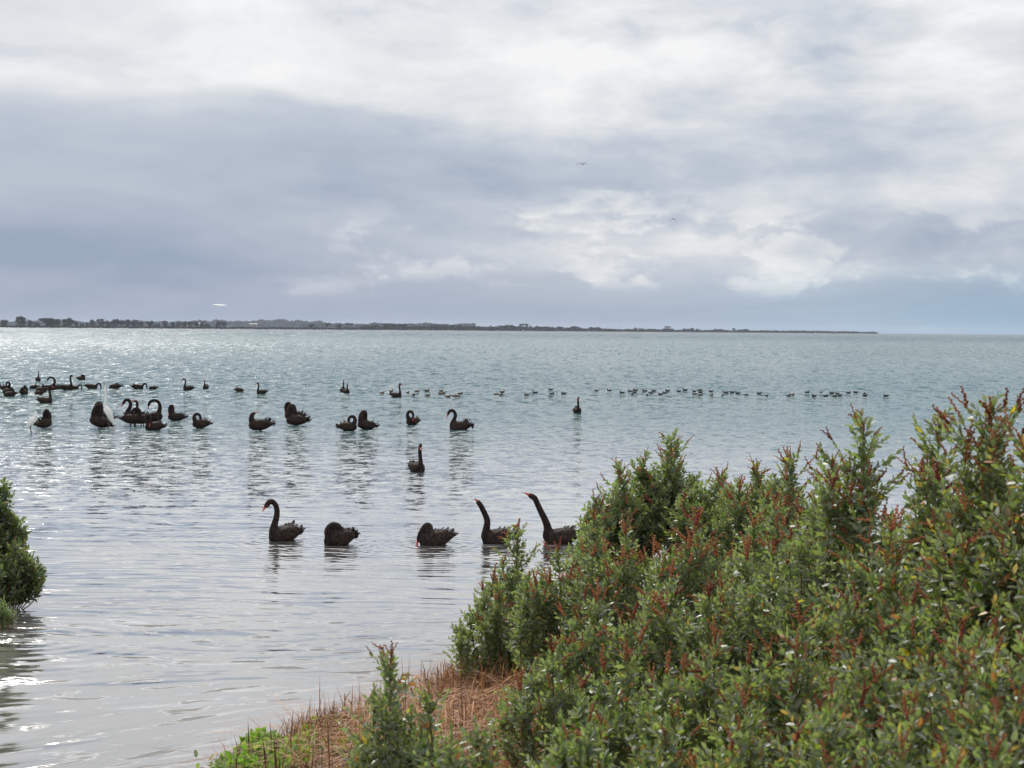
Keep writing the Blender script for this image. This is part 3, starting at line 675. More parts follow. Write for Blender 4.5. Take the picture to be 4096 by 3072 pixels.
# --- the far line
F3 = [
 (152, 1524, -65, .95, 'erect', 'farthest upright swan above the left group', {}),
 (326, 1519, 0, .92, 'tucked', 'farthest resting swan, a low shape beyond the feeding line', {}),
 (22, 1560, -20, 1.1, 'loop_small', 'swan with ring-shaped neck at the far left edge', {}),
 (30, 1574, 150, 1.15, 'headless', 'upper of two stacked headless swan backs at the left edge', {}),
 (38, 1585, 180, 1.05, 'headless', 'lower swan back at the left edge, head under water', {}),
 (97, 1567, 110, 1.1, 'headless', 'rounded swan back behind another, second group from the left edge', {}),
 (97, 1577, 75, 1.0, 'headless', 'rounded swan back in front with white ripple at its foot', {}),
 (133, 1554, 160, .85, 'headless', 'small swan back just below the farthest upright swan', {}),
 (193, 1561, 2, 1.25, 'loop_back', 'swan bending its head back to the left over a long body', {}),
 (226, 1555, 5, 1.0, 'headless', 'humped swan back right of the bent-neck swan', {}),
 (165, 1567, 182, 1.1, 'headless', 'flat swan back below the bent-neck swan', {}),
 (155, 1578, 170, .85, 'headless', 'small round swan back lowest in the crowded group', {}),
 (182, 1612, -4, 1.12, 'erect', 'swan with tall straight neck closest of the far left group', {'neck': 1.08}),
 (268, 1559, -8, 1.2, 'erect', 'swan looking right with curved neck over the feeding line', {}),
 (296, 1557, 0, .92, 'submerged', 'swan arching its neck into the water beside the one looking right', {}),
 (368, 1554, 0, 1.1, 'submerged', 'swan dipping its head to the right, centre of the feeding line', {}),
 (458, 1554, 180, 1.15, 'headless', 'long swan back with ruffled tail right of the dipping swan', {}),
 (552, 1555, 0, 1.1, 'submerged', 'swan dipping its neck towards a small swan back', {}),
 (611, 1557, 200, .8, 'headless', 'small ruffled swan back ending the feeding line', {}),
 (752, 1560, 180, .98, 'arched', 'swan facing left with hooked neck, between the groups', {}),
 (822, 1555, -100, .85, 'erect', 'small front-on swan with thin upright neck', {'neck': .85}),
 (958, 1566, 0, .85, 'headless', 'single swan back far from its neighbours', {}),
 (1046, 1575, 178, .92, 'erect', 'swan with leaning upright neck and body trailing right', {'neck': .9}),
 (1372, 1568, -75, .95, 'erect', 'taller rear swan of the distant pair', {}),
 (1386, 1573, -70, .95, 'erect', 'shorter front swan of the distant pair', {'neck': .72}),
 (1586, 1589, -28, 1.05, 'erect', 'upright swan facing right at the start of the duck line', {})]
for px, py, yaw, s, pose, lab, kw in F3:
    build_swan(px, py, yaw, s, pose, lab, feathers=(12 if pose != 'erect' else 8), voxel=.030, group=SW3, **kw)

# --- egrets
def egret(px, py, yaw, s, label, tall):
    root = empty('egret', on_z(px, py), R(yaw)); root.scale = (s, s, s); tag(root, label, 'egret', 'white egrets among the swans')
    mb = MB()
    if tall:
        secs = [(-.36, .0, .01, .012), (-.26, .015, .045, .04), (-.10, .04, .085, .085), (.06, .06, .09, .10), (.18, .06, .06, .08), (.24, .07, .03, .04)]
        neck = [(.16, 0, .06, .055), (.24, 0, .12, .042), (.25, 0, .24, .034), (.235, 0, .38, .029), (.235, 0, .55, .021), (.24, 0, .68, .021)]; hd = Vector((.35, .0, .9)); tilt = 58; lift = .42; leg = .40
    else:
        secs = [(-.30, .0, .01, .012), (-.22, .01, .035, .03), (-.08, .03, .07, .07), (.05, .045, .075, .085), (.14, .05, .05, .065), (.19, .06, .025, .03)]
        neck = [(.12, 0, .05, .05), (.19, 0, .09, .036), (.215, .0, .16, .026), (.20, 0, .21, .022), (.21, 0, .25, .022)]; hd = Vector((.95, 0, -.25)); tilt = 52; lift = .30; leg = .28
    M0 = Matrix.Translation((0, 0, lift)) @ Matrix.Rotation(R(-tilt), 4, 'Y')
    S = []
    loft(mb, secs); body_V = [tuple(M0 @ Vector(v)) for v in np.concatenate(mb.V)]; bf = mb.F
    mb = MB(); mb.add(body_V, bf)
    a0 = M0 @ Vector((neck[0][0], 0, neck[0][2]))
    P = [Vector(a0)]; rad = [neck[0][3]]
    off = a0 - Vector((neck[0][0], 0, neck[0][2]))
    for q in neck[1:]: P.append(Vector((q[0] - .04, 0, q[2])) + off); rad.append(q[3])
    sp_ = spline([(p.x, p.y, p.z, r_) for p, r_ in zip(P, rad)], 18); mb.tube(sp_[:, :3], list(sp_[:, 3]), 10)
    end = Vector(sp_[-1, :3]); hd.normalize(); Q = hd.to_track_quat('X', 'Z').to_matrix()
    mb.ell(end + hd * .03, (.05, .024, .026), Q, 12, 8)
    obj('body', remesh(mb.mesh('body', M_white), .012, 'body', M_white, 3), root)
    b = MB(); b.tube([end + hd * .065, end + hd * .11, end + hd * .17], [.014, .010, .003], 8); obj('bill', b.mesh('bill', M_egbill), root)
    for sd_ in (-.035, .035):
        b = MB(); b.tube([(-.02, sd_, lift - .02), (-.05, sd_, lift * .45), (.0, sd_, -.05)], [.016, .010, .008], 7); obj('leg', b.mesh('leg', M_egbill), root)
egret(128, 1733, 4, 1.15, 'small white egret standing at the far left with dark bill pointing right', False)
egret(431, 1717, 172, 1.22, 'tall white egret stretching its thin neck straight up among the swans', True)

# --- ducks and coots
def water_bird_parts(kind):
    mb = MB(); k = 1.0
    secs = [(-.17, .065, .008, .008), (-.13, .06, .035, .022), (-.06, .045, .065, .05), (.02, .04, .072, .055), (.09, .035, .05, .045), (.125, .03, .015, .02)]
    loft(mb, secs, 10)
    hz_ = .092
    mb.tube([(.07, 0, .04), (.10, 0, .08), (.10, 0, hz_)], [.04, .028, .026], 8)
    mb.ell((.105, 0, hz_ + .008), (.038, .027, .029), None, 10, 8)
    mat = M_coot if kind == 'coot' else M_duck
    me = remesh(mb.mesh('body', mat), .011, 'body', mat, 2)
    b = MB(); b.tube([(.135, 0, hz_ + .008), (.155, 0, hz_ + .002), (.178, 0, hz_ - .006)], [.010, .009, .005], 8, .6)
    return me, b.mesh('bill', M_cbill if kind == 'coot' else M_dleg)
WB = {k: water_bird_parts(k) for k in ('coot', 'duck')}
def p3(x, y, ox, oy=1500, f=3.687): return (ox + x / f, oy + y / f)
ducks = [(1200 + x / 3.16, 1440 + y / 3.16, a) for x, y, a in [(1035, 425, 0), (1148, 402, -30), (1360, 417, -40), (1433, 446, -60), (1475, 405, 30), (1600, 397, 0), (1610, 456, 0), (1783, 398, 20), (1776, 430, 0), (1808, 430, -20), (1870, 470, 0), (1943, 463, 0), (1990, 464, 0), (2025, 435, 0)]]
ducks += [(1550 + x / 3.687, 1500 + y / 3.687, a) for x, y, a in [(1600, 296, 0), (1668, 300, 0), (1690, 262, 10), (2055, 303, 180)]]
coots = [p3(x, y, 2050) + (a,) for x, y, a in [(335, 270, 180), (565, 222, 180), (575, 288, 0), (757, 283, 180), (1240, 242, 180), (1430, 238, 180), (1618, 272, 180), (1737, 250, 180), (1815, 235, 180), (1800, 264, 180), (1767, 292, -90), (1950, 246, 180), (1985, 300, 90), (2040, 276, 0), (2085, 245, 180)]]
coots += [p3(x, y, 2600) + (a,) for x, y, a in [(158, 295, 180), (220, 275, 180), (262, 243, 180), (427, 248, 180), (518, 230, 180), (655, 252, 180), (660, 290, 180), (738, 232, 20), (745, 263, 180), (738, 305, 0), (902, 251, 200), (907, 300, -90), (1072, 305, 90), (1122, 272, 0), (1110, 262, 180), (1215, 265, 180), (1297, 278, 180), (1420, 305, 0), (1613, 278, 180), (1722, 312, 90), (2040, 315, 0), (2075, 290, 90), (2105, 298, -80)]]
coots += [p3(x, y, 3000) + (a,) for x, y, a in [(840, 265, 0), (948, 320, 180), (1045, 262, 90), (1115, 318, 0), (1208, 278, 180), (1245, 325, 0), (1290, 283, 180), (1320, 310, 0), (1450, 272, 0), (1560, 265, 180), (1685, 285, 60), (1692, 312, 0), (2008, 318, 180)]]
def place_birds(lst, kind, base_s):
    lst = sorted(lst); xs = [b[0] for b in lst]
    for i, (px, py, a) in enumerate(lst):
        r = random.Random(int(px * 11)); yaw = a + r.uniform(-25, 25)
        root = empty('coot' if kind == 'coot' else 'duck', on_z(px, py), R(yaw))
        s = base_s * r.uniform(.9, 1.08); root.scale = (s, s, s)
        near = [b for j, b in enumerate(lst) if j != i and abs(b[0] - px) < 22]
        look = {0: 'facing right', 180: 'facing left', 200: 'facing left'}.get(a, 'seen end on')
        comp = ''
        if near: comp = 'farther of a close bunch' if py < min(b[1] for b in near) else ('nearer of a close bunch' if py > max(b[1] for b in near) else 'within a close bunch')
        else: comp = 'with open water around it'
        if kind == 'coot':
            tot = len(lst); where = nth(i) if i < tot / 2 else ('rightmost' if i == tot - 1 else nth(tot - 1 - i).replace('left', 'right'))
            tag(root, f'black coot {look}, {comp}, {where} of the coots'.replace('with open water around it', 'alone').replace(' of a close bunch', ' of a bunch').replace('within a close bunch', 'in a bunch'), 'coot', 'coots in a long line on the water')
        else:
            tag(root, f'brown duck {look}, {comp}, {nth(i)}'.replace('with open water around it', 'alone').replace(' of a close bunch', ' of a bunch').replace('within a close bunch', 'in a bunch'), 'duck', 'brown ducks between the swans and the coots')
        me, bl = WB[kind]; obj('body', me, root); obj('bill', bl, root)
place_birds(ducks, 'duck', 1.15); place_birds(coots, 'coot', 1.12)

# --- birds in the air
def flying(px, py, D, span, label, cat, mat, wing_pts, yaw, body_mat=None, nose=0.0):
    c = at_y(px, py, D); root = empty(cat, c, R(yaw)); root.rotation_euler = (0, R(nose), R(yaw)); tag(root, label, cat)
    mb = MB(); loft(mb, [(-.24, 0, .02, .01), (-.14, .0, .045, .04), (0, 0, .07, .07), (.12, 0, .055, .055), (.2, .01, .035, .035), (.26, .01, .01, .01)], 10)
    V = np.concatenate(mb.V) * (span * .85); m2 = MB(); m2.add(V, mb.F); obj('body', m2.mesh('body', body_mat or mat), root)
    for sd_, pts in zip((1, -1), wing_pts):
        V = []; Fc = []; nP = len(pts)
        P = spline([(p[0], p[1]) for p in pts], 9)
        for i, (u, zz) in enumerate(P):
            ch = .17 * (1 - (i / 8) ** 2 * .8) * span
            for (cx, cz) in ((ch * .6, 0), (0, .022 * span), (-ch, 0), (0, -.016 * span)): V.append((cx - .12 * (i / 8) ** 2 * span, sd_ * u * span, (zz * span) + cz))
        for i in range(8):
            for k in range(4): Fc.append((i * 4 + k, i * 4 + (k + 1) % 4, i * 4 + 4 + (k + 1) % 4, i * 4 + 4 + k))
        Fc += [(0, 1, 2, 3), (35, 34, 33, 32)]
        m3 = MB(); m3.add(V, Fc); obj('wing', m3.mesh('wing', mat), root)
flying(2331, 657, 95, .62, 'larger dark bird gliding with drooped wingtips high over the bay', 'gull', M_gull, [[(0, 0), (.16, .09), (.32, .08), (.52, -.10)], [(0, 0), (.14, .10), (.28, .08), (.42, -.10)]], 80)
flying(2693, 876, 95, .55, 'smaller dark bird with steeply drooped wings in the right half of the sky', 'gull', M_gull, [[(0, 0), (.14, .05), (.26, -.05), (.36, -.24)], [(0, 0), (.10, .02), (.26, -.18), (.36, -.42)]], 95)
flying(2877, 1268, 320, .30, 'tiny dark speck of a bird low over the far spit', 'gull', M_gull, [[(0, 0), (.14, .10), (.28, .16), (.4, .12)], [(0, 0), (.14, .06), (.28, .06), (.4, .0)]], 60)
flying(877, 1222, 150, 1.34, 'white bird gliding on level wings low above the far shore', 'gull', M_white, [[(0, 0), (.16, -.005), (.34, -.03), (.50, -.035)], [(0, 0), (.16, .01), (.34, .008), (.50, .015)]], -92, nose=24)
# ================================================================== SHRUBS
def leaf_material(name, trans_c, rough=.34, tr=.38):
    m, t, out = material(name)
    a = t.new('ShaderNodeAttribute', attribute_name='tint').outputs['Color']
    c = t.new('ShaderNodeTexCoord').outputs['Object']
    f = t.noise(c, 40, 3, .6)
    col = t.mix(1.0, a, t.mix(f, (.7, .72, .7), (1.25, 1.22, 1.2)), 'MULTIPLY')
    back = t.new('ShaderNodeNewGeometry').outputs['Backfacing']
    col = t.mix(t.mul(back, .45), col, (.20, .23, .17))
    b = principled(t, Base_Color=col, Roughness=rough); b.inputs['Specular IOR Level'].default_value = .65
    tn = t.new('ShaderNodeBsdfTranslucent'); t.put(tn.inputs[0], t.mix(1.0, col, trans_c, 'MULTIPLY'))
    mxs = t.new('ShaderNodeMixShader'); mxs.inputs[0].default_value = tr
    t.l.new(b.outputs[0], mxs.inputs[1]); t.l.new(tn.outputs[0], mxs.inputs[2]); t.l.new(mxs.outputs[0], out.inputs[0]); return m
M_leaf = leaf_material('saltbush_leaf', (1.75, 2.05, .6), .46, .40)
M_cover = leaf_material('ground_cover_leaf', (1.3, 2.0, .4), .4, .4)
M_spike = simple('flower_spike', (.33, .115, .055), (.50, .205, .105), 30, .85, .002, 300, .1, transl=.25)
M_spike2 = simple('fresh_flower_spike', (.20, .048, .036), (.32, .090, .055), 30, .8, .002, 300, .1, transl=.25)
M_spike3 = simple('dry_flower_spike', (.30, .12, .05), (.46, .20, .09), 30, .85, .002, 300, .1, transl=.25)
M_twig = simple('twig', (.10, .065, .035), (.20, .13, .07), 30, .7)
M_straw = simple('dry_straw', (.15, .062, .024), (.42, .215, .085), 7, .6, 0, None, .4, transl=.2)

LEAF0 = np.array([(0, 0, 0), (.32, -.135, .035), (.32, 0, -.01), (.32, .135, .035), (.70, -.12, .02), (.70, 0, -.03), (.70, .12, .02), (1, 0, -.07)])
LEAFF = np.array([(0, 1, 2), (0, 2, 3), (1, 4, 5), (1, 5, 2), (2, 5, 6), (2, 6, 3), (4, 7, 5), (5, 7, 6)])
LEAF1 = np.array([(0, 0, 0), (.48, -.15, .03), (.50, 0, -.025), (.48, .15, .03), (1, 0, -.06)])
LEAFF1 = np.array([(0, 1, 2), (0, 2, 3), (1, 4, 2), (2, 4, 3)])
TINTS = np.array([(.145, .162, .108), (.106, .136, .060), (.132, .162, .138), (.076, .112, .042), (.195, .212, .170), (.42, .29, .03), (.33, .13, .05), (.15, .18, .045)])
TW = np.array([.30, .20, .18, .12, .12, .009, .012, .06]); TW = TW / TW.sum()
TOL = np.array([.30, .20, .10, .10, .14, .022, .05, .09]); TOL = TOL / TOL.sum()
def norm(a): return a / (np.linalg.norm(a, axis=-1, keepdims=True) + 1e-9)
def leaves_mesh(name, P, A, Nn, L, tint, mat, width=1.0, low=False):
    A = norm(A); B = norm(np.cross(Nn, A)); Nn = np.cross(A, B)
    T, FF = (LEAF1, LEAFF1) if low else (LEAF0, LEAFF); nv = len(T)
    V = P[:, None] + L[:, None, None] * (T[None, :, :1] * A[:, None] + T[None, :, 1:2] * width * B[:, None] + T[None, :, 2:] * Nn[:, None])
    n = len(P); Fq = (FF[None] + (np.arange(n) * nv)[:, None, None]).reshape(-1, 3)
    return mesh_np(name, V.reshape(-1, 3), Fq, mat, True, np.repeat(tint, nv, 0))
def perp(d, r):
    a = r.normal(size=3); a -= d * a.dot(d); return a / (np.linalg.norm(a) + 1e-9)
def sprig(o, d, ln, nl, ll, r, out, open0=75, open1=22):
    """leaves in a spiral round a short shoot; appends arrays to out"""
    d = d / np.linalg.norm(d); u = perp(d, r); v = np.cross(d, u)
    t = (np.arange(nl) + .6) / nl; ang = np.arange(nl) * 2.39996 + r.uniform(0, 6)
    bendv = np.array([0, 0, 1.0]) * ln * .12
    P = o + d * (ln * t)[:, None] + bendv * (t ** 2)[:, None]
    rad = u * np.cos(ang)[:, None] + v * np.sin(ang)[:, None]
    th = np.radians(open0 + (open1 - open0) * t + r.normal(0, 9, nl))
    A = d * np.cos(th)[:, None] + rad * np.sin(th)[:, None]
    A[:, 2] += .1
    Nn = d * np.sin(th)[:, None] - rad * np.cos(th)[:, None] + r.normal(0, .28, (nl, 3))
    L = ll * (1.0 - .5 * t ** 1.5) * r.uniform(.75, 1.15, nl)
    out.append((P, A, Nn, L)); return o + d * ln + bendv
def spike_mesh(kind):
    """a knobbly curved flower spike: a thin axis set with small round clusters"""
    mb = MB(); r = random.Random(kind); n = 8; c = (.02, .14, .30, -.2)[kind % 4]
    pt = lambda u: (u, c * u * u, -.14 * u * u * (kind % 2))
    mb.tube([pt(0), pt(.5), pt(1)], [.03, .028, .02], 3)
    for i in range(n):
        u = .14 + .86 * i / (n - 1); q = pt(u); a = i * 2.4; rad = .085 * (1 - .35 * u) * r.uniform(.8, 1.2)
        mb.ell((q[0], q[1] + .035 * math.cos(a), q[2] + .035 * math.sin(a)), (rad * .95, rad, rad), None, 5, 3)
    return mb.mesh('flower_spike', (M_spike, M_spike2, M_spike, M_spike3)[kind % 4], False)
SPIKES = [spike_mesh(k) for k in range(8)]
LEAFMESH = []
for i, c in enumerate(TINTS):
    LEAFMESH.append(mesh_np('leaf', LEAF0 * np.array((1, 1.6, 1)), LEAFF, M_leaf, True, np.tile(c, (8, 1))))
def basis(A, Nn, L, P):
    a = Vector(A).normalized(); b = Vector(Nn).cross(a).normalized(); n = a.cross(b)
    return Matrix(((a.x * L, b.x * L, n.x * L, P[0]), (a.y * L, b.y * L, n.y * L, P[1]), (a.z * L, b.z * L, n.z * L, P[2]), (0, 0, 0, 1)))
def shrub(px, ytop, D, Rm, label, stems=10, ll=.06, spikes=24, nleafparts=110, dens=1.0, group='saltbush shrubs on the bank', lean=0.0, dark=1.0, spire=.35, name='saltbush', tmix=None, zmin=None, spk_len=.09, cat='shrub', top_only=1.35):
    base = at_y(px, 1500, D); gz0 = float(ground_z(base.x, base.y)); base.z = max(gz0, -.05)
    H = at_y(px, ytop, D).z - base.z; ll *= (1.2 if D < 9.5 else 1.12); spikes = int(spikes * 1.6); spk_len *= 1.25
    if px > 2900 and D < 9 and tmix is None: tmix = TOL; dark = dark * 1.0
    r = np.random.default_rng(int(px * 13 + ytop)); root = empty(name, base); tag(root, label, cat, group)
    out = []; ends = []; twig = MB(); spk = []
    z0 = max(0.12 * H, H - top_only)
    for k in range(stems):
        q = math.sqrt((k + .3) / stems); a = k * 2.39996 + r.uniform(-.3, .3)
        tx, ty = Rm * .78 * q * math.cos(a), Rm * .78 * q * math.sin(a)
        h = H * (1 - spire * q * q) * (1.0 if k == 0 else r.uniform(.80, .97)) - .06
        b0 = np.array([tx * .25, ty * .25, 0]); top = np.array([tx + lean * H, ty, h])
        mid = (b0 + top) / 2 + np.array([tx * .35, ty * .35, -.03 * H]) + r.normal(0, .02, 3)
        C = spline([b0, mid, top], 16)
        s_ = MB(); s_.tube(C[:, :3], list(np.linspace(.009, .0035, 16)), 5); obj('stem', s_.mesh('stem', M_twig), root)
        vis = [i for i in range(16) if C[i, 2] > z0]
        z = z0
        total = max(.2, h - z0); ns = int(total / .031 * dens)
        for j in range(ns):
            u = (j + r.uniform(0, 1)) / ns; zz = z0 + u * total
            i = int(np.searchsorted(C[:, 2], zz)); i = min(max(i, 1), 15)
            p = C[i - 1] + (C[i] - C[i - 1]) * ((zz - C[i - 1, 2]) / (C[i, 2] - C[i - 1, 2] + 1e-6))
            frac = 1 - (h - zz) / max(h, .3); dep = (h - zz)
            az_ = r.uniform(0, 6.283); elv = R(r.uniform(25, 62))
            d = np.array([math.cos(az_) * math.cos(elv), math.sin(az_) * math.cos(elv), math.sin(elv)])
            ln = min(.085 + dep * .55, .27 * (Rm / .4) ** .5) * r.uniform(.6, 1.15)
            nl = max(6, int(ln / .0135)); e = sprig(p, d, ln, nl, ll, r, out)
            twig.tube([tuple(p), tuple(e)], [.0028, .0016], 3)
            if r.random() < .5: ends.append((e, d, dep))
        d = norm(C[15] - C[13]); e = sprig(C[13], d, .18, 26, ll * 1.0, r, out, 72, 14)
        for q_ in range(5):
            a_ = r.uniform(0, 6.28); d2 = norm(np.array([math.cos(a_), math.sin(a_), 1.1])); i_ = int(r.integers(11, 15)); e2 = sprig(C[i_], d2, .10 + .06 * r.random(), 11, ll * .95, r, out, 72, 18); ends.append((e2, d2, .05))
        ends.append((e, d, 0.0)); ends.append((e - d * .03, d, 0.02))
    ll_ = ll
    P, A, Nn, L = (np.concatenate([o[i] for o in out]) for i in range(4))
    n = len(P); tw = TW if tmix is None else tmix
    ti = r.choice(len(TINTS), n, p=tw)
    tint = TINTS[ti] * r.uniform(.82, 1.2, (n, 1)) * dark
    # leaves facing the camera that show largest become single parts
    toeye = np.array([EYE.x - base.x, EYE.y - base.y, EYE.z - base.z]); toeye /= np.linalg.norm(toeye)
    score = P @ toeye + .35 * P[:, 2] + r.normal(0, .05, n)
    order = np.argsort(-score); sel = order[:nleafparts]; rest = order[nleafparts:]
    obj('foliage', leaves_mesh('foliage', P[rest], A[rest], Nn[rest], L[rest], tint[rest], M_leaf, 1.6, D > 7.5), root)['kind'] = 'stuff'
    tg = obj('twigs', twig.mesh('twigs', M_twig), root); tg['kind'] = 'stuff'
    for i in sel:
        lo = obj('leaf', LEAFMESH[ti[i]], root); lo.matrix_basis = basis(A[i], Nn[i], float(L[i]), P[i])
    ends.sort(key=lambda q: -(q[0] @ toeye * .7 + q[0][2] + r.normal(0, .12)))
    c = 0
    for e, d, dep in ends:
        if c >= spikes: break
        for m in range(1 + int(r.random() < .6) + (2 if dep == 0 else 0)):
            dd = norm(d + r.normal(0, .34, 3) + np.array([0, 0, .15])); sl = spk_len * r.uniform(.4, 1.15) * (1.25 if dep == 0 else 1)
            so_ = obj('flower_spike', SPIKES[int(r.integers(8))], root)
            so_.matrix_basis = basis(dd, r.normal(size=3), sl, e - dd * .01); c += 1
    return n
SH = [
 # far side of the thicket, standing against the water
 (2630, 1725, 20.0, .78, 'tall leafy shrub standing against open water, its top leaning right', dict(stems=26, ll=.088, lean=.05, spikes=24, spk_len=.10, spire=.42, dark=.92)),
 (2480, 1850, 19.6, .55, 'left shoulder of foliage with reddish spikes below the leaning tall shrub', dict(stems=16, ll=.086, spikes=26, spk_len=.10, lean=-.03, dark=.92)),
 (2365, 2045, 18.4, .30, 'small green-topped shrub right of the two long swan necks', dict(stems=7, ll=.075, spikes=8)),
 (2860, 1880, 19.0, .52, 'rounded shrub right of the tall leaning one, few spikes', dict(stems=16, ll=.084, spikes=14, dark=.95, spire=.15)),
 (3010, 1850, 18.4, .55, 'spike-covered shrub top at the water line, middle of the thicket', dict(stems=16, ll=.080, spikes=40, spk_len=.11, spire=.15)),
 (3150, 1800, 15.5, .40, 'shrub with a thin double spike standing up behind the tall near spires', dict(stems=10, ll=.07, spikes=26, spk_len=.10)),
 (2055, 2085, 16.4, .34, 'shrub with two upright spikes hiding the body of a swan', dict(stems=9, ll=.070, spikes=20, spk_len=.09, spire=.5)),
 (2010, 2320, 15.6, .42, 'leftmost shrub of the thicket, leaning out over the water', dict(stems=13, ll=.066, spikes=26, lean=-.08, spire=.45, spk_len=.07)),
 (2040, 2560, 16.4, .30, 'low dark foliage under the leftmost overhanging shrub', dict(stems=8, ll=.06, spikes=14, lean=-.05, spk_len=.06, dark=.85)),
 (2215, 2180, 15.0, .46, 'bushy shrub covered in red-brown spikes below the tallest swan neck', dict(stems=13, ll=.068, spikes=36)),
 (2480, 2110, 14.6, .52, 'broad green shrub left of the thicket centre', dict(stems=14, ll=.068, spikes=40)),
 (2760, 2080, 14.0, .52, 'broad shrub with long curved spikes below the tall leaning shrub', dict(stems=14, ll=.068, spikes=44, spk_len=.11)),
 (3930, 1770, 17.0, .55, 'bright green shrub glimpsed behind the gap between the tall spires', dict(stems=12, ll=.07, spikes=14)),
 (3080, 1990, 12.6, .46, 'grey-green shrub in front of the spike-covered skyline', dict(stems=12, ll=.068, spikes=30)),
 # nearer
 (3430, 1625, 9.3, .34, 'tall pointed spire of grey-green shrub with a dense crown of red spikes', dict(stems=17, ll=.060, spikes=60, spk_len=.07, spire=.55)),
 (3310, 1770, 9.6, .28, 'lower pointed spire left of the red-crowned one', dict(stems=12, ll=.058, spikes=34, spk_len=.065, spire=.5)),
 (3735, 1605, 8.6, .24, 'slim pointed shrub right of the gap of water', dict(stems=13, ll=.058, spikes=30, spk_len=.075, spire=.6)),
 (3930, 1540, 7.6, .30, 'highest shrub top near the right edge, long orange spikes reaching left', dict(stems=15, ll=.058, spikes=50, spk_len=.09, spire=.45)),
 (4120, 1570, 7.2, .28, 'shrub cut by the right edge of the picture, tall with red spikes', dict(stems=14, ll=.058, spikes=36, spk_len=.08, spire=.4)),
 (3230, 2010, 10.0, .42, 'grey-green bushy shrub below the lower spire', dict(stems=12, ll=.060, spikes=32, spk_len=.08)),
 (2960, 2190, 10.4, .42, 'broad-leaved shrub in the middle of the thicket', dict(stems=12, ll=.062, spikes=32, spk_len=.085)),
 (2660, 2290, 10.8, .42, 'shrub with pale glossy leaves left of the thicket middle', dict(stems=12, ll=.062, spikes=30, spk_len=.085)),
 (2370, 2380, 11.2, .40, 'shrub with red spikes on the left slope of the thicket', dict(stems=11, ll=.062, spikes=32, spk_len=.085)),
 (2190, 2620, 10.4, .34, 'low shrub beside the dry brown stalks', dict(stems=10, ll=.060, spikes=18, spk_len=.08)),
 (3530, 2060, 8.2, .40, 'shrub under the water gap with orange and yellow leaves', dict(stems=12, ll=.056, spikes=34, spk_len=.075)),
 (3830, 2120, 7.3, .36, 'shrub below the slim pointed one on the right', dict(stems=11, ll=.054, spikes=30, spk_len=.07)),
 (4080, 2080, 6.8, .34, 'shrub with spikes cut by the right edge, mid height', dict(stems=10, ll=.054, spikes=26, spk_len=.07)),
 (2480, 2620, 8.4, .38, 'leafy shrub in the lower left part of the thicket', dict(stems=11, ll=.056, spikes=20, spk_len=.07)),
 (2830, 2540, 8.0, .38, 'dense olive shrub in the lower middle of the thicket', dict(stems=11, ll=.056, spikes=26, spk_len=.07)),
 (3170, 2460, 7.2, .36, 'shrub with many short dark red spikes, right of the lower middle', dict(stems=11, ll=.052, spikes=36, spk_len=.06)),
 (3500, 2480, 6.4, .34, 'soft grey-olive shrub in the lower right part of the thicket', dict(stems=11, ll=.050, spikes=34, spk_len=.06)),
 (3820, 2520, 6.0, .32, 'faded shrub with dry brown tips near the lower right corner', dict(stems=11, ll=.048, spikes=36, spk_len=.055)),
 (4080, 2520, 5.7, .28, 'shrub cut by the right edge above the lower right corner', dict(stems=10, ll=.048, spikes=30, spk_len=.055)),
 (2330, 2900, 7.4, .30, 'shrub at the bottom edge next to the dry grass', dict(stems=9, ll=.054, spikes=10, spk_len=.06)),
 (2640, 2880, 6.8, .30, 'shrub at the bottom edge with scattered yellow leaves', dict(stems=10, ll=.052, spikes=14, spk_len=.06)),
 (2960, 2830, 6.2, .30, 'bottom-edge shrub with glossy pale leaves, below the dense olive one', dict(stems=10, ll=.050, spikes=18, spk_len=.055)),
 (3290, 2800, 5.8, .30, 'bottom-edge shrub below the many short red spikes', dict(stems=10, ll=.048, spikes=22, spk_len=.05)),
 (3620, 2820, 5.3, .28, 'bottom-edge shrub left of the lower right corner', dict(stems=10, ll=.046, spikes=24, spk_len=.05)),
 (3960, 2840, 5.0, .28, 'shrub filling the lower right corner of the picture', dict(stems=10, ll=.046, spikes=24, spk_len=.05)),
 # single shoots rising before the dry grass
 (1545, 2585, 8.2, .24, 'slim blue-green shoot with red spikes standing alone before the dry stalks', dict(stems=10, ll=.048, spikes=14, spk_len=.05, spire=.62, nleafparts=120, top_only=1.0)),
 (1700, 2730, 8.0, .20, 'shorter blue-green shoot right of the slim one', dict(stems=8, ll=.048, spikes=8, spk_len=.045, spire=.6, nleafparts=100, top_only=1.0)),
 (1625, 2830, 8.3, .20, 'blue-green shoot between the slim one and the shorter one', dict(stems=7, ll=.048, spikes=6, spk_len=.045, spire=.5, nleafparts=80, top_only=.9)),
 (1790, 2930, 7.6, .18, 'leafy shoot at the bottom edge right of the shorter blue-green shoot', dict(stems=7, ll=.048, spikes=6, spk_len=.045, nleafparts=80, top_only=.8)),
 (1450, 2960, 8.4, .18, 'low leafy shoot at the bottom edge left of the slim shoot', dict(stems=7, ll=.046, spikes=4, spk_len=.04, nleafparts=60, top_only=.8)),
 (1890, 2890, 7.8, .20, 'small leafy shoot at the bottom edge amid brown grass', dict(stems=8, ll=.048, spikes=3, spk_len=.04, nleafparts=60, top_only=.8)),
]
tot = 0
for px, yt, D, Rm, lab, kw in SH: tot += shrub(px, yt, D, Rm, lab, **kw)
TD = np.array([.12, .30, .12, .36, .04, .0, .02, .04])
TD = TD / TD.sum()
tot += shrub(0, 1915, 22.6, .40, 'upper dark bush at the left edge, standing over the water', stems=16, ll=.09, spikes=3, dark=.68, tmix=TD, spire=.5, dens=1.0, group='dark bushes at the left edge', name='waterside_bush', spk_len=.05)
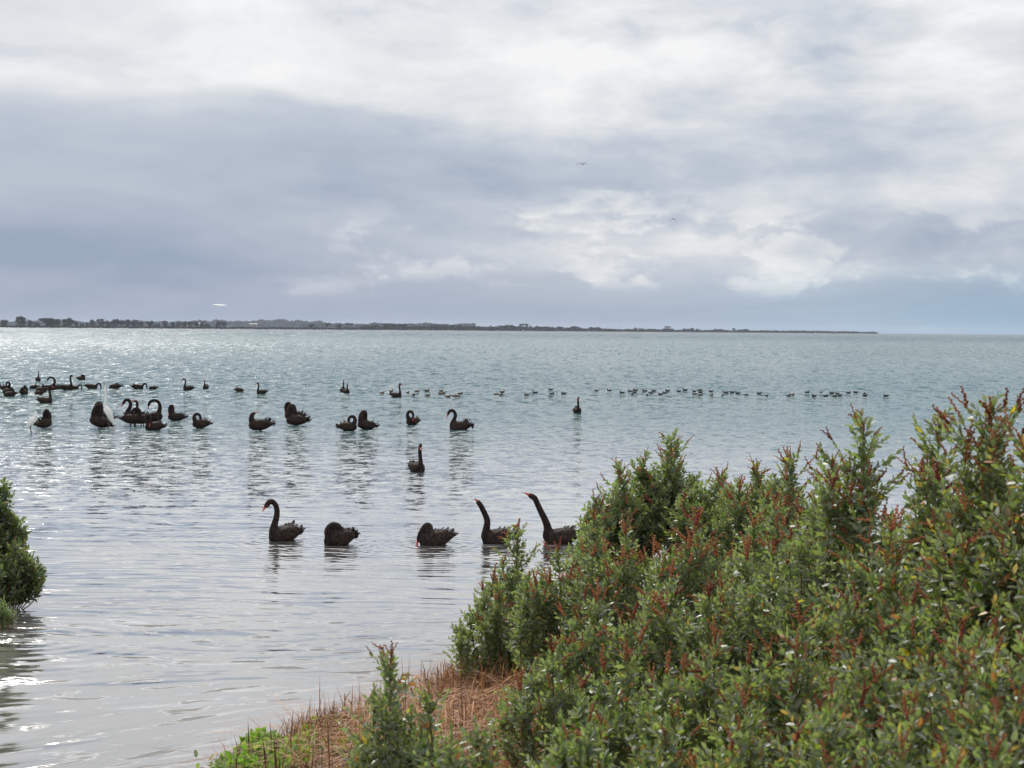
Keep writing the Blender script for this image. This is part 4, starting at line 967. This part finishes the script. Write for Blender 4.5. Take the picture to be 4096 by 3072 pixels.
tot += shrub(-90, 2060, 22.2, .80, 'large dark bush rising out of the picture at the left edge', stems=18, ll=.088, spikes=3, dark=.66, tmix=TD, spire=.3, group='dark bushes at the left edge', name='waterside_bush', spk_len=.05)
tot += shrub(45, 2175, 21.8, .44, 'lower right shoulder of dark bush touching the water at the left edge', stems=17, ll=.088, spikes=2, dark=.66, tmix=TD, spire=.28, group='dark bushes at the left edge', name='waterside_bush', spk_len=.05)
tot += shrub(5, 2410, 20.4, .16, 'small olive bush nearest the camera at the left edge', stems=9, ll=.045, spikes=0, dark=.9, tmix=TD, group='dark bushes at the left edge', name='waterside_bush', nleafparts=60)
print('LEAVES', tot)

# ------------------------------------------------------------------ dry grass, stalks, green ground cover on the bank
def scatter(pxs, Ds):
    P = np.array([tuple(at_y(p, 1500, d)) for p, d in zip(pxs, Ds)]); P[:, 2] = ground_z(P[:, 0], P[:, 1]); return P
def blades(name, P, H, lean, wdt, mat, seed, bend=.35):
    r = np.random.default_rng(seed); n = len(P); a = r.uniform(0, 6.283, n); le = np.abs(r.normal(0, lean, n)); h = H * r.uniform(.3, 1.15, n)
    top = P + np.stack([np.cos(a) * h * le, np.sin(a) * h * le, h * np.maximum(.12, 1 - .5 * le)], 1)
    mid = P * .5 + top * .5 + np.stack([np.zeros(n), np.zeros(n), h * bend * .3], 1)
    sd_ = np.stack([-np.sin(a + .7), np.cos(a + .7), np.zeros(n)], 1) * (wdt * r.uniform(.5, 1.3, (n, 1)))
    V = np.stack([P - sd_, P + sd_, mid - sd_ * .8, mid + sd_ * .8, top], 1).reshape(-1, 3)
    Fq = (np.array([(0, 1, 3), (0, 3, 2), (2, 3, 4)])[None] + (np.arange(n) * 5)[:, None, None]).reshape(-1, 3)
    return obj(name, mesh_np(name, V, Fq, mat))
r = np.random.default_rng(5)
n = 17000; pxs = r.uniform(900, 2250, n); Ds = r.uniform(11.0, 18.5, n)
P = scatter(pxs, Ds); s_in = shore_y(P[:, 0]) - P[:, 1]; clump = np.sin(P[:, 0] * 5.1) * np.sin(P[:, 1] * 4.3 + P[:, 0] * 2) + r.normal(0, .5, n)
k = (s_in > .15) & (clump > -.35); P = P[k]
M_straw_dark = simple('dead_stem', (.060, .024, .016), (.20, .085, .04), 7, .8)
hh_ = .18 + .24 * np.clip(clump[k], 0, 1.3); dk = (np.arange(len(P)) % 5 < 2) | ((np.sin(P[:, 0] * 3.3 + 1) * np.sin(P[:, 1] * 2.1) > .25) & (np.arange(len(P)) % 4 > 0))
tag(blades('dead_grass', P[dk], hh_[dk] * 1.1, 1.7, .007, M_straw_dark, 21, .5), 'dark matted dead stems under the dry grass on the bank', 'grass', kind='stuff')
tag(blades('dry_grass', P[~dk], hh_[~dk], 1.25, .0048, M_straw, 11), 'tangled reddish-brown dry grass covering the bank beside the water', 'grass', kind='stuff')
n = 12000; P = scatter(r.uniform(1500, 2300, n), r.uniform(9, 15, n)); P = P[shore_y(P[:, 0]) - P[:, 1] > .3]
P2 = scatter(r.uniform(1150, 2200, 4200), r.uniform(12, 18.0, 4200)); P2 = P2[shore_y(P2[:, 0]) - P2[:, 1] > .25]; P2[:, 2] += r.uniform(.05, .22, len(P2)); HH = np.concatenate([np.full(len(P), .20), np.full(len(P2), .34)]); P = np.concatenate([P, P2])
tag(blades('straw_litter', P, HH, 2.4, .0045, M_straw, 12, .35), 'flattened straw and litter under the saltbush thicket', 'straw', kind='stuff')
n = 3200; PP = scatter(r.normal(1930, 85, n), r.normal(15.9, .4, n)); PP = PP[shore_y(PP[:, 0]) - PP[:, 1] > .1]; dd_ = np.arange(len(PP)) % 2 == 0
tag(blades('grass_tussock', PP[dd_], .42, 1.0, .006, M_straw_dark, 31, .9), 'tall hump of dark reddish dead grass beside the overhanging shrub', 'grass', kind='stuff')
tag(blades('grass_tussock', PP[~dd_], .46, 1.3, .005, M_straw, 32, .9), 'paler straw bent over the hump of dead grass by the overhanging shrub', 'grass', kind='stuff')
n = 1500; PP = scatter(r.normal(1310, 60, n), r.normal(14.2, .3, n)); PP = PP[shore_y(PP[:, 0]) - PP[:, 1] > .1]
tag(blades('dead_tussock', PP, .30, .8, .006, M_straw_dark, 33, .7), 'clump of dark brown dead stems above the green ground cover', 'grass', kind='stuff')
# upright broken stalks one can pick out
ST = [(1385, 2775, 15.2, .0, 'thin broken stalk standing left of the slim shoot'), (1400, 2790, 15.0, .12, 'bent pair-stalk beside the thin broken stalk'), (1333, 2820, 14.8, .03, 'short upright stalk above the green ground cover'),
      (1300, 2870, 14.6, -.05, 'stout leafy-tipped stalk above the green ground cover'), (1180, 2890, 14.4, .10, 'small brown stalk tuft at the water edge'), (1022, 2950, 13.9, -.05, 'short bare stalk left of the green ground cover'),
      (980, 2950, 13.8, .02, 'leftmost short bare stalk by the water'), (1770, 2710, 17.6, .02, 'bare forked stalk standing in the dry grass hump'), (1820, 2725, 17.4, .25, 'slanting pale stalk on the dry grass hump'),
      (1860, 2740, 17.0, .35, 'second slanting pale stalk on the dry grass hump, more tilted'), (1610, 2725, 16.5, -.05, 'thin stalk between the slim shoot and the dry grass hump'), (1950, 2790, 15.5, .05, 'stalk close under the overhanging shrubs')]
for px, yt, D, ln, lab in ST:
    b = at_y(px, 1500, D); b.z = float(ground_z(b.x, b.y)); H = max(.15, at_y(px, yt, D).z - b.z)
    root = empty('dry_stalk', b); tag(root, lab, 'stalk', 'broken stalks in the dry grass')
    mb = MB(); mb.tube([(0, 0, -.03), (ln * H * .5, 0, H * .5), (ln * H, .02, H)], [.011, .009, .005], 6); obj('stem', mb.mesh('stem', M_straw), root)
    mb = MB()
    for q in range(3): a = q * 2.1 + px; zz = H * (.45 + .18 * q); mb.tube([(ln * zz, 0, zz), (ln * zz + .06 * math.cos(a), .06 * math.sin(a), zz + .07)], [.005, .002], 5)
    obj('twig', mb.mesh('twig', M_straw), root)
# the long arching bramble over the hump
mb = MB(); pts = [(1700, 2790, 17.2), (1740, 2735, 17.2), (1800, 2700, 17.2), (1870, 2695, 17.2), (1930, 2712, 17.0), (1960, 2735, 16.8)]
root = empty('arching_twig', at_y(1700, 2790, 17.2)); o0 = Vector(root.location); tag(root, 'thin brown twig arching over the dry grass towards the shrubs', 'twig')
P_ = [at_y(*q) - o0 for q in pts]; S_ = spline([tuple(p) for p in P_], 20); mb.tube(S_, [.006] * 20, 6); obj('stem', mb.mesh('stem', M_straw), root)
mb = MB()
for i in range(3, 18, 3): q = Vector(S_[i]); mb.tube([q, q + Vector((.03, 0, .07))], [.003, .001], 4)
obj('thorn', mb.mesh('thorn', M_straw), root)
# bright fleshy ground cover
n = 5200; pxs = np.concatenate([r.normal(1065, 85, 3200), r.uniform(1150, 1420, 500), r.normal(1440, 60, 300)]); Ds = np.concatenate([r.uniform(12.2, 14.0, 3200), r.uniform(13.0, 15.2, 500), r.uniform(15.0, 16.5, 300)])
P = scatter(pxs, Ds); P = P[shore_y(P[:, 0]) - P[:, 1] > .25]; n = len(P); hum = .05 + .10 * np.abs(np.sin(P[:, 0] * 7) * np.cos(P[:, 1] * 5))
P[:, 2] += r.uniform(0, 1, n) ** .6 * hum * 1.5
A = norm(r.normal(size=(n, 3)) + np.array([0, 0, 1.1])); Nn = r.normal(size=(n, 3))
GT = np.array([(.13, .20, .022), (.20, .26, .03), (.08, .14, .02), (.30, .27, .03)]); ti = r.choice(4, n, p=[.4, .3, .24, .06])
tag(obj('ground_cover', leaves_mesh('ground_cover', P, A, Nn, r.uniform(.05, .095, n), GT[ti], M_cover, 1.9)), 'bright green fleshy ground cover at the water edge', 'ground cover', kind='stuff')
n = 26000; P = scatter(r.uniform(1900, 4300, n), r.uniform(4.5, 19, n)); P = P[shore_y(P[:, 0]) - P[:, 1] > .3]
tag(blades('undergrowth', P, .28, .7, .004, M_straw, 14), 'brown dry undergrowth between the shrub stems', 'undergrowth', kind='stuff')
